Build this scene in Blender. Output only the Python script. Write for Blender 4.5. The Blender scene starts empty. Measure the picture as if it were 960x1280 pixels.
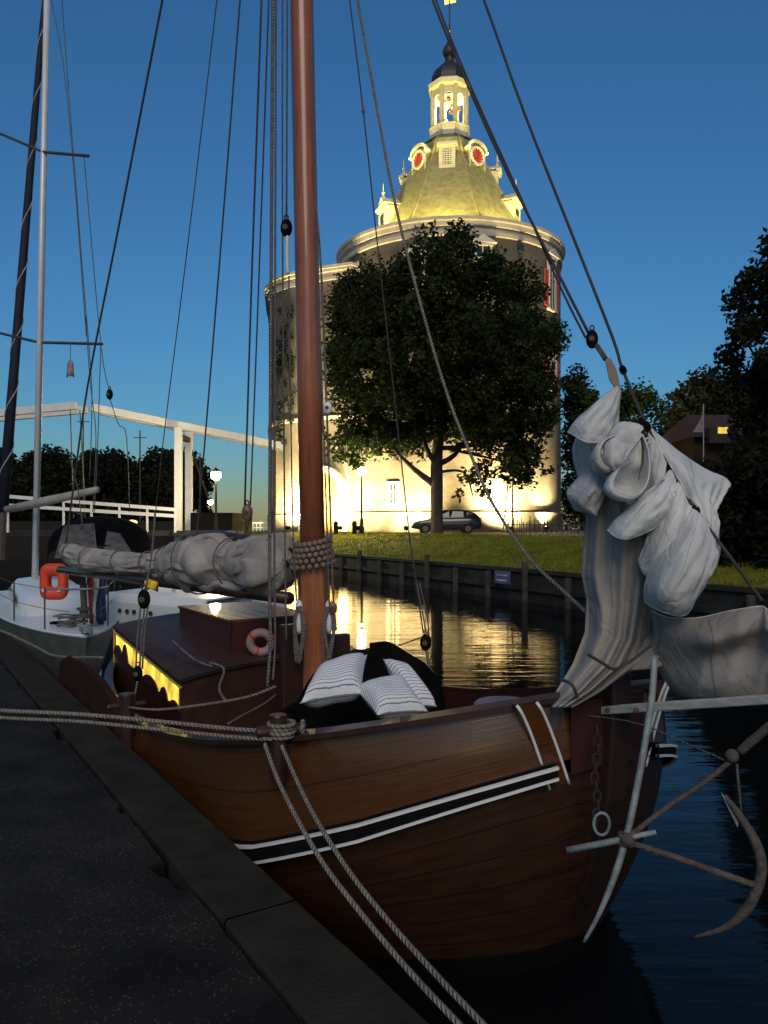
import bpy, math, random
from mathutils import Vector
R = math.radians
random.seed(7)
sc = bpy.context.scene
col = sc.collection

# ------------------------------------------------------------------ camera, sky, sun, exposure
F = 995.0            # focal length in photograph pixels (960 x 1280)
H = 2.5              # camera height above the water
HZ = 655.0           # photograph row of the horizon
cam = bpy.data.cameras.new('camera')
camo = bpy.data.objects.new('camera', cam); col.objects.link(camo)
camo.location = (0, 0, H); camo.rotation_euler = (R(90), 0, 0)
cam.sensor_fit = 'VERTICAL'; cam.sensor_height = 36; cam.sensor_width = 27
cam.lens = F / 1280 * 36
cam.shift_y = (HZ - 640) / 1280
cam.clip_start = 0.05; cam.clip_end = 3000
sc.camera = camo
SUN_EL, SUN_ROT = 5.0, 180.0
wd = bpy.data.worlds.new('World'); sc.world = wd; wd.use_nodes = True
wn = wd.node_tree
sky = wn.nodes.new('ShaderNodeTexSky'); sky.sky_type = 'NISHITA'; sky.sun_disc = False
sky.sun_elevation = R(SUN_EL); sky.sun_rotation = R(SUN_ROT); sky.ozone_density = 4.8; sky.dust_density = .15; sky.air_density = 1.1
wn.links.new(sky.outputs[0], wn.nodes['Background'].inputs[0])
wn.nodes['Background'].inputs[1].default_value = 0.075
sl = bpy.data.lights.new('sun', 'SUN'); sl.energy = 0.66; sl.angle = R(35); sl.color = (1, .85, .7)
so = bpy.data.objects.new('sun', sl); col.objects.link(so)
_a = R(SUN_ROT)
so.rotation_euler = Vector((-math.sin(_a), -math.cos(_a), -math.tan(R(38)))).to_track_quat('-Z', 'Y').to_euler()
sc.view_settings.view_transform = 'Standard'; sc.view_settings.look = 'None'
sc.view_settings.exposure = 1.12; sc.view_settings.gamma = 1; sc.view_settings.use_curve_mapping = False
sc.cycles.max_bounces = 6; sc.cycles.sample_clamp_indirect = 6
sc.cycles.use_denoising = True

# ------------------------------------------------------------------ helpers
def P(px, py, Y): return Vector(((px-480)/F*Y, Y, H+(HZ-py)/F*Y))
NX, NY = .848, .53
def W(n, d, z): return Vector((n*NX-d*NY, n*NY+d*NX, z))     # n across the quay, d along it, z above the water
def PN(px, py, n):
    return P(px, py, n/(NX*(px-480)/F+NY))
def PZ(px, py, z): return P(px, py, (H-z)*F/(py-HZ))
def lerp(a, b, t): return a+(b-a)*t
def interp(x, pts):
    if x <= pts[0][0]: return pts[0][1]
    for (a, b), (c, d) in zip(pts, pts[1:]):
        if x <= c: return b+(d-b)*(x-a)/(c-a)
    return pts[-1][1]
def crom(pts, n):
    """Catmull-Rom through a list of Vectors, n steps per span"""
    out = []
    for i in range(len(pts)-1):
        p0 = pts[max(i-1, 0)]; p1 = pts[i]; p2 = pts[i+1]; p3 = pts[min(i+2, len(pts)-1)]
        for k in range(n):
            t = k/n
            out.append(.5*((2*p1)+(p2-p0)*t+(2*p0-5*p1+4*p2-p3)*t*t+(3*p1-p0-3*p2+p3)*t**3))
    out.append(pts[-1].copy()); return out
def h1(i, s=0):
    return random.Random(i*7919+s*104729).random()
from mathutils import noise as _n
def nz(p, s=1.0): return _n.noise(Vector(p)*s)

LOC = {}
class MB:
    def __init__(self): self.v = []; self.f = []; self.u = {}
    def add(self, vs, fs, uvs=None):
        b = len(self.v); self.v.extend([Vector(p) for p in vs])
        for k, f in enumerate(fs):
            if uvs: self.u[len(self.f)] = uvs[k]
            self.f.append([b+i for i in f])
        return self
    def box(self, c, s, rz=0, rx=0, ry=0):
        from mathutils import Euler
        m = Euler((rx, ry, rz)).to_matrix(); c = Vector(c)
        vs = [c+m @ Vector((x*s[0]/2, y*s[1]/2, z*s[2]/2)) for z in (-1, 1) for y in (-1, 1) for x in (-1, 1)]
        return self.add(vs, [(0, 2, 3, 1), (4, 5, 7, 6), (0, 1, 5, 4), (2, 6, 7, 3), (0, 4, 6, 2), (1, 3, 7, 5)])
    def bar(self, a, b, w, h, up=(0, 0, 1)):
        a = Vector(a); b = Vector(b); t = (b-a).normalized(); up = Vector(up)
        if abs(t.dot(up.normalized())) > .98: up = Vector((0, 1, 0))
        s = t.cross(up).normalized(); q = s.cross(t)
        vs = [p+s*x*w/2+q*y*h/2 for p in (a, b) for y in (-1, 1) for x in (-1, 1)]
        return self.add(vs, [(0, 2, 3, 1), (4, 5, 7, 6), (0, 1, 5, 4), (2, 6, 7, 3), (0, 4, 6, 2), (1, 3, 7, 5)])
    def tube(self, pts, r, seg=6, cap=True, closed=False, squash=None):
        pts = [Vector(p) for p in pts]; n = len(pts); vs = []; L = 0; Ls = [0]
        for a, b in zip(pts, pts[1:]): L += (b-a).length; Ls.append(L)
        up = Vector((0, 0, 1)); s = None
        for i, p in enumerate(pts):
            if closed: t = (pts[(i+1) % n]-pts[i-1])
            else: t = pts[min(i+1, n-1)]-pts[max(i-1, 0)]
            t = t.normalized() if t.length > 1e-9 else Vector((0, 0, 1))
            if s is None:
                s = t.cross(up)
                if s.length < .05: s = t.cross(Vector((0, 1, 0)))
            s = (s-t*s.dot(t)).normalized(); q = s.cross(t)
            rr = r[i] if isinstance(r, (list, tuple)) else r
            for k in range(seg):
                a = 2*math.pi*k/seg
                vs.append(p+(s*math.cos(a)*(squash or 1)+q*math.sin(a))*rr)
        fs = []; us = []; m = n if closed else n-1
        for i in range(m):
            j = (i+1) % n
            l0 = Ls[i]; l1 = Ls[i+1] if i+1 < n else Ls[i]+(pts[0]-pts[-1]).length
            for k in range(seg):
                k2 = (k+1) % seg
                fs.append((i*seg+k, i*seg+k2, j*seg+k2, j*seg+k))
                us.append(((k/seg, l0), ((k+1)/seg, l0), ((k+1)/seg, l1), (k/seg, l1)))
        if cap and not closed:
            fs.append(tuple(range(seg))[::-1]); us.append([(0, 0)]*seg)
            fs.append(tuple((n-1)*seg+k for k in range(seg))); us.append([(0, 0)]*seg)
        return self.add(vs, fs, us)
    def rope(self, pts, r, n=8, seg=6): return self.tube(crom([Vector(p) for p in pts], n), r, seg)
    def lathe(self, prof, c, seg=24, a0=0, a1=2*math.pi, uvr=None):
        c = Vector(c); full = abs(a1-a0-2*math.pi) < 1e-6; m = seg if full else seg+1; vs = []
        for r, z in prof:
            for k in range(m):
                a = a0+(a1-a0)*k/seg
                vs.append(c+Vector((r*math.cos(a), r*math.sin(a), z)))
        fs = []; us = []
        for i in range(len(prof)-1):
            for k in range(seg):
                k2 = (k+1) % m
                fs.append((i*m+k, i*m+k2, (i+1)*m+k2, (i+1)*m+k))
                rr = uvr or max(prof[i][0], .01)
                ua = (a0+(a1-a0)*k/seg)*rr; ub = (a0+(a1-a0)*(k+1)/seg)*rr
                us.append(((ua, prof[i][1]), (ub, prof[i][1]), (ub, prof[i+1][1]), (ua, prof[i+1][1])))
        return self.add(vs, fs, us)
    def grid(self, rows, us=1, vs_=1, flip=False):
        a = len(rows); b = len(rows[0]); vs = [p for r in rows for p in r]; fs = []; uv = []
        for i in range(a-1):
            for j in range(b-1):
                f = (i*b+j, i*b+j+1, (i+1)*b+j+1, (i+1)*b+j)
                q = tuple((x/(b-1)*us, y/(a-1)*vs_) for x, y in ((j, i), (j+1, i), (j+1, i+1), (j, i+1)))
                fs.append(f[::-1] if flip else f); uv.append(q[::-1] if flip else q)
        return self.add(vs, fs, uv)
    def prism(self, poly, z0, z1):
        n = len(poly)
        vs = [Vector((p[0], p[1], z0)) for p in poly]+[Vector((p[0], p[1], z1)) for p in poly]
        fs = [tuple(range(n))[::-1], tuple(range(n, 2*n))]+[(i, (i+1) % n, n+(i+1) % n, n+i) for i in range(n)]
        us = [[(0, 0)]*n, [(0, 0)]*n]; L = 0
        for i in range(n):
            l = (vs[(i+1) % n]-vs[i]).length
            us.append(((L, z0), (L+l, z0), (L+l, z1), (L, z1))); L += l
        return self.add(vs, fs, us)
    def extr(self, poly, d):
        """extrude a planar polygon of 3-D points by the vector d"""
        n = len(poly); d = Vector(d); vs = [Vector(p) for p in poly]+[Vector(p)+d for p in poly]
        return self.add(vs, [tuple(range(n))[::-1], tuple(range(n, 2*n))]+[(i, (i+1) % n, n+(i+1) % n, n+i) for i in range(n)])
    def ball(self, c, r, seg=10, sc_=(1, 1, 1)):
        c = Vector(c); prof = [(math.sin(math.pi*i/(seg//2+1)), -math.cos(math.pi*i/(seg//2+1))) for i in range(seg//2+2)]
        vs = []; 
        for a, z in prof:
            for k in range(seg):
                t = 2*math.pi*k/seg
                vs.append(c+Vector((a*math.cos(t)*r*sc_[0], a*math.sin(t)*r*sc_[1], z*r*sc_[2])))
        fs = [(i*seg+k, i*seg+(k+1) % seg, (i+1)*seg+(k+1) % seg, (i+1)*seg+k) for i in range(len(prof)-1) for k in range(seg)]
        return self.add(vs, fs)
    def build(self, name, m, parent=None, smooth=False, bevel=0, thick=0, loc=None):
        L = Vector(LOC[parent.name]) if parent else Vector(loc or (0, 0, 0))
        me = bpy.data.meshes.new(name)
        me.from_pydata([tuple(p-L) for p in self.v], [], self.f)
        if self.u:
            uv = me.uv_layers.new(name='UVMap').data; k = 0
            for i, f in enumerate(self.f):
                q = self.u.get(i)
                for j in range(len(f)):
                    uv[k].uv = q[j] if q else (0, 0)
                    k += 1
        me.materials.append(m)
        if smooth: me.polygons.foreach_set('use_smooth', [True]*len(me.polygons))
        me.update(); me.validate()
        o = bpy.data.objects.new(name, me); col.objects.link(o)
        if parent: o.parent = parent
        else: o.location = L
        LOC[o.name] = tuple(L)
        if thick:
            s = o.modifiers.new('thickness', 'SOLIDIFY'); s.thickness = thick; s.offset = 0
        if bevel:
            b = o.modifiers.new('bevel', 'BEVEL'); b.width = bevel; b.segments = 2; b.limit_method = 'ANGLE'
        return o
def tag(o, label=None, cat=None, group=None, kind=None):
    for k, v in (('label', label), ('category', cat), ('group', group), ('kind', kind)):
        if v: o[k] = v
    return o
def thing(name, loc, label, cat, group=None):
    o = bpy.data.objects.new(name, None); col.objects.link(o); o.location = loc; o.empty_display_size = .3
    LOC[o.name] = tuple(loc); return tag(o, label, cat, group)
def copy_tree(o, parent=None):
    c = o.copy(); col.objects.link(c); LOC[c.name] = LOC.get(o.name, (0, 0, 0))
    if parent: c.parent = parent
    for ch in list(o.children): copy_tree(ch, c)
    return c

# ------------------------------------------------------------------ materials
def mat(name, c, rough=.7, metal=0, var=.25, scale=4, bump=0, bscale=30, spec=.5, c2=None, stretch=(1, 1, 1), coat=0, emit=None, es=0):
    m = bpy.data.materials.new(name); m.use_nodes = True; t = m.node_tree; b = t.nodes['Principled BSDF']
    N = t.nodes.new; L = t.links.new
    b.inputs['Roughness'].default_value = rough; b.inputs['Metallic'].default_value = metal
    b.inputs['Specular IOR Level'].default_value = spec; b.inputs['Coat Weight'].default_value = coat
    tc = N('ShaderNodeTexCoord'); mp = N('ShaderNodeMapping'); mp.inputs['Scale'].default_value = stretch
    L(tc.outputs['Object'], mp.inputs[0])
    n = N('ShaderNodeTexNoise'); n.inputs['Scale'].default_value = scale; n.inputs['Detail'].default_value = 6; L(mp.outputs[0], n.inputs[0])
    r = N('ShaderNodeValToRGB'); r.color_ramp.elements[0].position = .3; r.color_ramp.elements[1].position = .7
    d = c2 or tuple(x*(1-var) for x in c); e = c if c2 else tuple(min(1, x*(1+var)) for x in c)
    r.color_ramp.elements[0].color = (*d, 1); r.color_ramp.elements[1].color = (*e, 1)
    L(n.outputs[0], r.inputs[0]); L(r.outputs[0], b.inputs['Base Color'])
    if bump:
        n2 = N('ShaderNodeTexNoise'); n2.inputs['Scale'].default_value = bscale; n2.inputs['Detail'].default_value = 4; L(mp.outputs[0], n2.inputs[0])
        bp = N('ShaderNodeBump'); bp.inputs['Strength'].default_value = bump; bp.inputs['Distance'].default_value = .02
        L(n2.outputs[0], bp.inputs['Height']); L(bp.outputs[0], b.inputs['Normal'])
    if emit:
        b.inputs['Emission Color'].default_value = (*emit, 1); b.inputs['Emission Strength'].default_value = es
    return m
def nodes(m): return m.node_tree, m.node_tree.nodes['Principled BSDF'], m.node_tree.nodes.new, m.node_tree.links.new
def math_(t, op, a, b=None):
    n = t.nodes.new('ShaderNodeMath'); n.operation = op
    for i, x in enumerate((a, b)):
        if x is None: continue
        if isinstance(x, (int, float)): n.inputs[i].default_value = x
        else: t.links.new(x, n.inputs[i])
    return n.outputs[0]

def rope_mat(name, c):
    m = mat(name, c, .9, var=.3, scale=25)
    t, b, N, L = nodes(m)
    uv = N('ShaderNodeUVMap'); sp = N('ShaderNodeSeparateXYZ'); L(uv.outputs[0], sp.inputs[0])
    ph = math_(t, 'ADD', math_(t, 'MULTIPLY', sp.outputs[0], 18.85), math_(t, 'MULTIPLY', sp.outputs[1], 230))
    s = math_(t, 'SINE', ph)
    bp = N('ShaderNodeBump'); bp.inputs['Strength'].default_value = .9; bp.inputs['Distance'].default_value = .006
    L(s, bp.inputs['Height']); L(bp.outputs[0], b.inputs['Normal'])
    return m
def plank_mat(name, c, c2, strakes, rough=.35, coat=.3, seam=.75):
    """varnished planking: UV u runs along the plank (metres), v counts 0..1 down the side"""
    m = mat(name, c, rough, var=.2, coat=coat)
    t, b, N, L = nodes(m)
    uv = N('ShaderNodeUVMap'); sp = N('ShaderNodeSeparateXYZ'); L(uv.outputs[0], sp.inputs[0])
    cm = N('ShaderNodeCombineXYZ'); L(math_(t, 'MULTIPLY', sp.outputs[0], 1.2), cm.inputs[0]); L(math_(t, 'MULTIPLY', sp.outputs[1], 26), cm.inputs[1])
    n = N('ShaderNodeTexNoise'); n.inputs['Scale'].default_value = 1.4; n.inputs['Detail'].default_value = 8; n.inputs['Distortion'].default_value = .6; L(cm.outputs[0], n.inputs[0])
    r = N('ShaderNodeValToRGB'); r.color_ramp.elements[0].color = (*c2, 1); r.color_ramp.elements[1].color = (*c, 1)
    r.color_ramp.elements[0].position = .32; r.color_ramp.elements[1].position = .68; L(n.outputs[0], r.inputs[0])
    fr = math_(t, 'FRACT', math_(t, 'MULTIPLY', sp.outputs[1], strakes))
    ed = math_(t, 'SMOOTH_MIN', fr, math_(t, 'SUBTRACT', 1, fr)); 
    ln = math_(t, 'LESS_THAN', math_(t, 'MINIMUM', fr, math_(t, 'SUBTRACT', 1, fr)), .025)
    mx = N('ShaderNodeMix'); mx.data_type = 'RGBA'; L(math_(t, 'MULTIPLY', ln, seam), mx.inputs[0]); L(r.outputs[0], mx.inputs[6]); mx.inputs[7].default_value = (.008, .004, .003, 1)
    L(mx.outputs[2], b.inputs['Base Color'])
    bp = N('ShaderNodeBump'); bp.inputs['Strength'].default_value = .5; bp.inputs['Distance'].default_value = .01
    L(math_(t, 'ADD', math_(t, 'MULTIPLY', ln, -1), math_(t, 'MULTIPLY', n.outputs[0], .25)), bp.inputs['Height']); L(bp.outputs[0], b.inputs['Normal'])
    return m
def brick_mat(name, c1, c2, mortar, w=.24, h=.08, rough=.9):
    m = mat(name, c1, rough, spec=.2); t, b, N, L = nodes(m)
    uv = N('ShaderNodeUVMap'); br = N('ShaderNodeTexBrick'); L(uv.outputs[0], br.inputs['Vector'])
    br.inputs['Scale'].default_value = 1; br.inputs['Brick Width'].default_value = w; br.inputs['Row Height'].default_value = h; br.inputs['Mortar Size'].default_value = .008
    br.inputs['Color1'].default_value = (*c1, 1); br.inputs['Color2'].default_value = (*c2, 1); br.inputs['Mortar'].default_value = (*mortar, 1)
    n = N('ShaderNodeTexNoise'); n.inputs['Scale'].default_value = .45; n.inputs['Detail'].default_value = 6; L(uv.outputs[0], n.inputs[0])
    r = N('ShaderNodeValToRGB'); r.color_ramp.elements[0].color = (.62, .6, .58, 1); r.color_ramp.elements[1].color = (1.15, 1.1, 1.02, 1)
    r.color_ramp.elements[0].position = .35; r.color_ramp.elements[1].position = .65; L(n.outputs[0], r.inputs[0])
    mx = N('ShaderNodeMix'); mx.data_type = 'RGBA'; mx.blend_type = 'MULTIPLY'; mx.inputs[0].default_value = 1; L(br.outputs[0], mx.inputs[6]); L(r.outputs[0], mx.inputs[7])
    L(mx.outputs[2], b.inputs['Base Color']); return m
def emit_mat(name, c, s): return mat(name, c, .4, emit=c, es=s)
def leaf_mat(name, c):
    m = mat(name, c, .75, var=.5, scale=.35, spec=.12); t, b, N, L = nodes(m)
    tr = N('ShaderNodeBsdfTranslucent'); tr.inputs[0].default_value = (c[0]*1.6, c[1]*1.7, c[2], 1)
    mx = N('ShaderNodeMixShader'); mx.inputs[0].default_value = .25
    L(b.outputs[0], mx.inputs[1]); L(tr.outputs[0], mx.inputs[2]); L(mx.outputs[0], t.nodes['Material Output'].inputs[0]); return m

M = {}
M['varnish'] = plank_mat('varnished_bulwark', (.10, .037, .0105), (.07, .0255, .0072), 2, .3, .4, .5)
M['hullwood'] = plank_mat('hull_planking', (.052, .020, .0085), (.026, .0105, .005), 9, .45, .15, .8)  # bulwark brown made darker, with the shade below the wale in the colour
M['mastwood'] = mat('mast_spruce', (.40, .14, .062), .35, var=.2, scale=6, stretch=(6, 6, .4), coat=.4, c2=(.28, .09, .04))
M['darkwood'] = mat('dark_varnished_wood', (.036, .013, .009), .5, var=.35, scale=8, stretch=(1, 1, 1), coat=.3)
M['midwood'] = mat('brown_deck_wood', (.2, .07, .03), .45, var=.3, scale=10, coat=.2)
M['maroon'] = mat('maroon_paint', (.05, .01, .009), .5, var=.2)
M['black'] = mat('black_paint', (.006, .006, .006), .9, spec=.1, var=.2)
M['white'] = mat('white_paint', (.78, .78, .76), .45, var=.05)
M['gelcoat'] = mat('white_gelcoat', (.74, .78, .78), .3, var=.06, scale=2, coat=.2)
M['canvas'] = mat('black_canvas', (.006, .0055, .005), .95, spec=.05, var=.4, scale=8, bump=.5, bscale=14)
M['rope'] = rope_mat('hemp_rope', (.27, .24, .19))
M['greyrope'] = rope_mat('grey_rope', (.2, .18, .165))
M['darkline'] = mat('dark_rigging_line', (.045, .04, .04), .8)
M['wire'] = mat('steel_wire', (.1, .1, .1), .5, metal=.4)
M['galv'] = mat('galvanised_iron', (.24, .28, .28), .65, metal=.15, var=.3, scale=14, bump=.3, bscale=60)
M['rust'] = mat('rusty_iron', (.09, .075, .065), .8, metal=.1, var=.4, scale=30, bump=.5, bscale=80)
M['alu'] = mat('anodised_aluminium', (.72, .74, .75), .4, metal=.15, var=.08)
M['blocks'] = mat('varnished_block', (.2, .1, .06), .4, var=.2)
M['sparwood'] = mat('grey_spar', (.42, .42, .40), .6, var=.2, scale=10, stretch=(1, 1, 6), bump=.2)

def sail_mat(name, c, c2, s):
    m = mat(name, c, .9, c2=c2, scale=s, spec=.15); t, b, N, L = nodes(m)
    tc = N('ShaderNodeTexCoord'); n1 = N('ShaderNodeTexNoise'); n1.inputs['Scale'].default_value = 5; n1.inputs['Detail'].default_value = 5; n1.inputs['Distortion'].default_value = .8; L(tc.outputs['Object'], n1.inputs[0])
    n2 = N('ShaderNodeTexNoise'); n2.inputs['Scale'].default_value = 45; n2.inputs['Detail'].default_value = 4; L(tc.outputs['Object'], n2.inputs[0])
    rdg = math_(t, 'ABSOLUTE', math_(t, 'SUBTRACT', n1.outputs[0], .5))
    bp = N('ShaderNodeBump'); bp.inputs['Strength'].default_value = .8; bp.inputs['Distance'].default_value = .03
    L(math_(t, 'ADD', rdg, math_(t, 'MULTIPLY', n2.outputs[0], .03)), bp.inputs['Height']); L(bp.outputs[0], b.inputs['Normal'])
    uv = N('ShaderNodeUVMap'); sp = N('ShaderNodeSeparateXYZ'); L(uv.outputs[0], sp.inputs[0])
    eu = math_(t, 'ABSOLUTE', math_(t, 'SUBTRACT', sp.outputs[0], .5)); ev = math_(t, 'SUBTRACT', sp.outputs[1], .5)
    e_ = math_(t, 'MAXIMUM', eu, ev); seam = math_(t, 'LESS_THAN', math_(t, 'ABSOLUTE', math_(t, 'SUBTRACT', e_, .435)), .006)
    mid = math_(t, 'LESS_THAN', math_(t, 'ABSOLUTE', math_(t, 'SUBTRACT', sp.outputs[0], .37)), .006)
    sx_ = N('ShaderNodeMix'); sx_.data_type = 'RGBA'; L(math_(t, 'MULTIPLY', math_(t, 'MAXIMUM', seam, mid), .55), sx_.inputs[0]); L(b.inputs['Base Color'].links[0].from_socket, sx_.inputs[6]); sx_.inputs[7].default_value = (c[0]*.35, c[1]*.34, c[2]*.33, 1); L(sx_.outputs[2], b.inputs['Base Color'])
    tr = N('ShaderNodeBsdfTranslucent'); tr.inputs[0].default_value = (*c, 1)
    mx = N('ShaderNodeMixShader'); mx.inputs[0].default_value = .15
    L(b.outputs[0], mx.inputs[1]); L(tr.outputs[0], mx.inputs[2]); L(mx.outputs[0], t.nodes['Material Output'].inputs[0]); return m
M['sail'] = sail_mat('jib_canvas', (.80, .82, .81), (.56, .56, .55), 2.2)
M['sailold'] = sail_mat('stained_canvas', (.44, .41, .375), (.27, .245, .22), 2.2)
M['bundle'] = sail_mat('mainsail_canvas', (.54, .50, .46), (.30, .275, .25), 4)

# ================================================================== SETTING
# water
def water_mat():
    m = mat('canal_water', (.004, .005, .006), .04, var=.1, spec=.5); t, b, N, L = nodes(m); b.inputs['IOR'].default_value = 1.2
    tc = N('ShaderNodeTexCoord'); mp = N('ShaderNodeMapping'); mp.inputs['Scale'].default_value = (.45, 2.2, 1); L(tc.outputs['Object'], mp.inputs[0])
    n = N('ShaderNodeTexNoise'); n.inputs['Scale'].default_value = 1.6; n.inputs['Detail'].default_value = 3; n.inputs['Roughness'].default_value = .55; L(mp.outputs[0], n.inputs[0])
    n2 = N('ShaderNodeTexNoise'); n2.inputs['Scale'].default_value = .35; n2.inputs['Detail'].default_value = 2; L(mp.outputs[0], n2.inputs[0])
    bp = N('ShaderNodeBump'); bp.inputs['Strength'].default_value = .19; bp.inputs['Distance'].default_value = .05
    L(math_(t, 'ADD', n.outputs[0], math_(t, 'MULTIPLY', n2.outputs[0], 1.2)), bp.inputs['Height']); L(bp.outputs[0], b.inputs['Normal']); return m
M['water'] = water_mat()
w = MB(); w.add([(-900, -300, 0), (900, -300, 0), (900, 1500, 0), (-900, 1500, 0)], [(0, 1, 2, 3)])
tag(w.build('water', M['water']), kind='structure')

# near quay
QE = 1.62; QZ = .75
def quay_mat():
    m = mat('quay_asphalt', (.04, .042, .042), .92, spec=.25); t, b, N, L = nodes(m)
    tc = N('ShaderNodeTexCoord')
    v = N('ShaderNodeTexVoronoi'); v.inputs['Scale'].default_value = 78; L(tc.outputs['Object'], v.inputs[0])
    n = N('ShaderNodeTexNoise'); n.inputs['Scale'].default_value = 2.2; n.inputs['Detail'].default_value = 8; L(tc.outputs['Object'], n.inputs[0])
    wn_ = N('ShaderNodeTexWhiteNoise'); L(v.outputs['Position'], wn_.inputs[0])
    sel = math_(t, 'GREATER_THAN', math_(t, 'ADD', wn_.outputs[0], math_(t, 'MULTIPLY', n.outputs[0], .6)), 1.13)
    near = math_(t, 'LESS_THAN', v.outputs[0], .38)
    fleck = math_(t, 'MULTIPLY', sel, near)
    r = N('ShaderNodeValToRGB'); r.color_ramp.elements[0].color = (.006, .0052, .004, 1); r.color_ramp.elements[1].color = (.027, .024, .019, 1)
    r.color_ramp.elements[0].position = .35; r.color_ramp.elements[1].position = .75; L(n.outputs[0], r.inputs[0])
    mx = N('ShaderNodeMix'); mx.data_type = 'RGBA'; L(math_(t, 'MULTIPLY', math_(t, 'MULTIPLY', fleck, math_(t, 'MULTIPLY', wn_.outputs[0], n.outputs[0])), .6), mx.inputs[0]); L(r.outputs[0], mx.inputs[6]); mx.inputs[7].default_value = (.22, .21, .175, 1)
    L(mx.outputs[2], b.inputs['Base Color'])
    bp = N('ShaderNodeBump'); bp.inputs['Strength'].default_value = .7; bp.inputs['Distance'].default_value = .01
    n3 = N('ShaderNodeTexNoise'); n3.inputs['Scale'].default_value = 60; n3.inputs['Detail'].default_value = 5; L(tc.outputs['Object'], n3.inputs[0])
    L(math_(t, 'ADD', n3.outputs[0], fleck), bp.inputs['Height']); L(bp.outputs[0], b.inputs['Normal']); return m
q = MB(); rows = []
ds = [-6+i*.045 for i in range(420)]+[13+i*2 for i in range(24)]
inner = []
for d in ds:
    e = QE-.375+.018*nz((d*1.3, 3, 0))+.012*nz((d*6, 1, 0)) - (.05 if nz((d*.9, 9, 2)) > .12 else 0) - (.03 if nz((d*3.1, 4, 2)) > .35 else 0)
    inner.append(e)
rows = [[W(e, d, QZ-.5) for e, d in zip(inner, ds)], [W(e-.004, d, QZ-.02) for e, d in zip(inner, ds)], [W(e-.02, d, QZ) for e, d in zip(inner, ds)], [W(-.2, d, QZ) for d in ds], [W(-40, d, QZ) for d in ds]]
q.grid(rows); tag(q.build('quay_pavement', quay_mat(), smooth=False), kind='structure')
kb = MB(); cuts = [-6, -.6, 3.35, 7.3, 11.3, 15.3, 19.3, 23.3, 30, 60]
for a, b in zip(cuts, cuts[1:]):
    rows = []
    nst = max(2, int((b-a)/.12)); st = [a+.006+(b-a-.012)*i/nst for i in range(nst+1)]
    prof = [(-.36, -.3), (-.36, -.012), (-.348, .004), (-.012, .004), (0, -.012), (0, -.3)]
    k = [[W(QE+x+.006*nz((d*2, x*9, 1)), d, QZ+z+.005*nz((d*1.5, x*5, 7))) for d in st] for x, z in prof]
    kb.grid(k, us=(b-a), vs_=.36)
M['kerbwood'] = mat('weathered_kerb_timber', (.026, .023, .016), .95, var=.35, scale=5, stretch=(1, 1, 1), bump=.6, bscale=45, spec=.2)
tag(kb.build('quay_kerb', M['kerbwood']), kind='structure')
qw = MB(); qw.grid([[W(QE-.05, d, QZ-.25) for d in (-6, 60)], [W(QE-.05, d, -2) for d in (-6, 60)]], 66, 3)
tag(qw.build('quay_wall', mat('tarred_quay_piling', (.02, .019, .017), .85, bump=.5, bscale=6), None), 'dark tarred piling under the near quay edge', 'wall')

# far bank: wall line through A with direction T (towards the right), N_ points inland
A = Vector((-2.6, 40.0)); B = Vector((5.9, 23.0)); T = (B-A).normalized(); NM = Vector((-T.y, T.x))
if NM.y < 0: NM = -NM
WZ = 1.0; G = 1.92
def bank_z(s): return interp(s, [(0, WZ), (1.2, 1.26), (2.5, 1.56), (4, 1.8), (5.5, 1.9), (7, G), (9999, G)])
def bank(t, s): p = A+T*t+NM*s; return Vector((p.x, p.y, bank_z(s)))
ts = [-34+i*1.5 for i in range(75)]
g = MB(); ss = [0, .6, 1.2, 1.8, 2.5, 3.2, 4, 4.8, 5.5, 6.2, 7, 8.2]
def bz(t, s):
    p = bank(t, s); 
    if s > .1: p.z += .05*nz((p.x*.8, p.y*.8, 0))
    return p
g.grid([[bz(t, s) for t in ts] for s in ss], 100, 8, flip=True)
M['lawnsoil'] = mat('lawn', (.12, .125, .012), .9, var=.35, scale=1.2, bump=.8, bscale=18, spec=.1)
tag(g.build('lawn', M['lawnsoil'], smooth=True), kind='structure')
def cobble():
    m = mat('street_setts', (.2, .17, .13), .85); t, b, N, L = nodes(m)
    tc = N('ShaderNodeTexCoord'); br = N('ShaderNodeTexBrick'); L(tc.outputs['Object'], br.inputs['Vector'])
    br.inputs['Scale'].default_value = 3; br.inputs['Color1'].default_value = (.19, .15, .11, 1); br.inputs['Color2'].default_value = (.13, .11, .09, 1); br.inputs['Mortar'].default_value = (.05, .045, .04, 1)
    L(br.outputs[0], b.inputs['Base Color']); return m
g = MB(); g.grid([[bank(t, s)+Vector((0, 0, -.004)) for t in [-34, -20, 0, 20, 40, 77]] for s in [8.0, 30, 120, 700]], flip=True)
tag(g.build('street', cobble()), kind='structure')
# grass blades: one uncountable mass
gb = MB(); rg = random.Random(3)
for i in range(16000):
    s = rg.random()**1.3*8; t = rg.uniform(-12, 42)
    p = bz(t, s); hh = rg.uniform(.05, .13); a = rg.uniform(0, 6.28); wv = Vector((math.cos(a), math.sin(a), 0))*.03
    gb.add([p-wv, p+wv, p+Vector((rg.uniform(-.04, .04), rg.uniform(-.04, .04), hh))], [(0, 1, 2)])
M['blades'] = mat('grass_blades', (.14, .15, .014), .8, var=.4, scale=.8, spec=.1)
tag(gb.build('grass', M['blades']), 'short grass covering the canal bank in front of the tower', kind='stuff')

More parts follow.
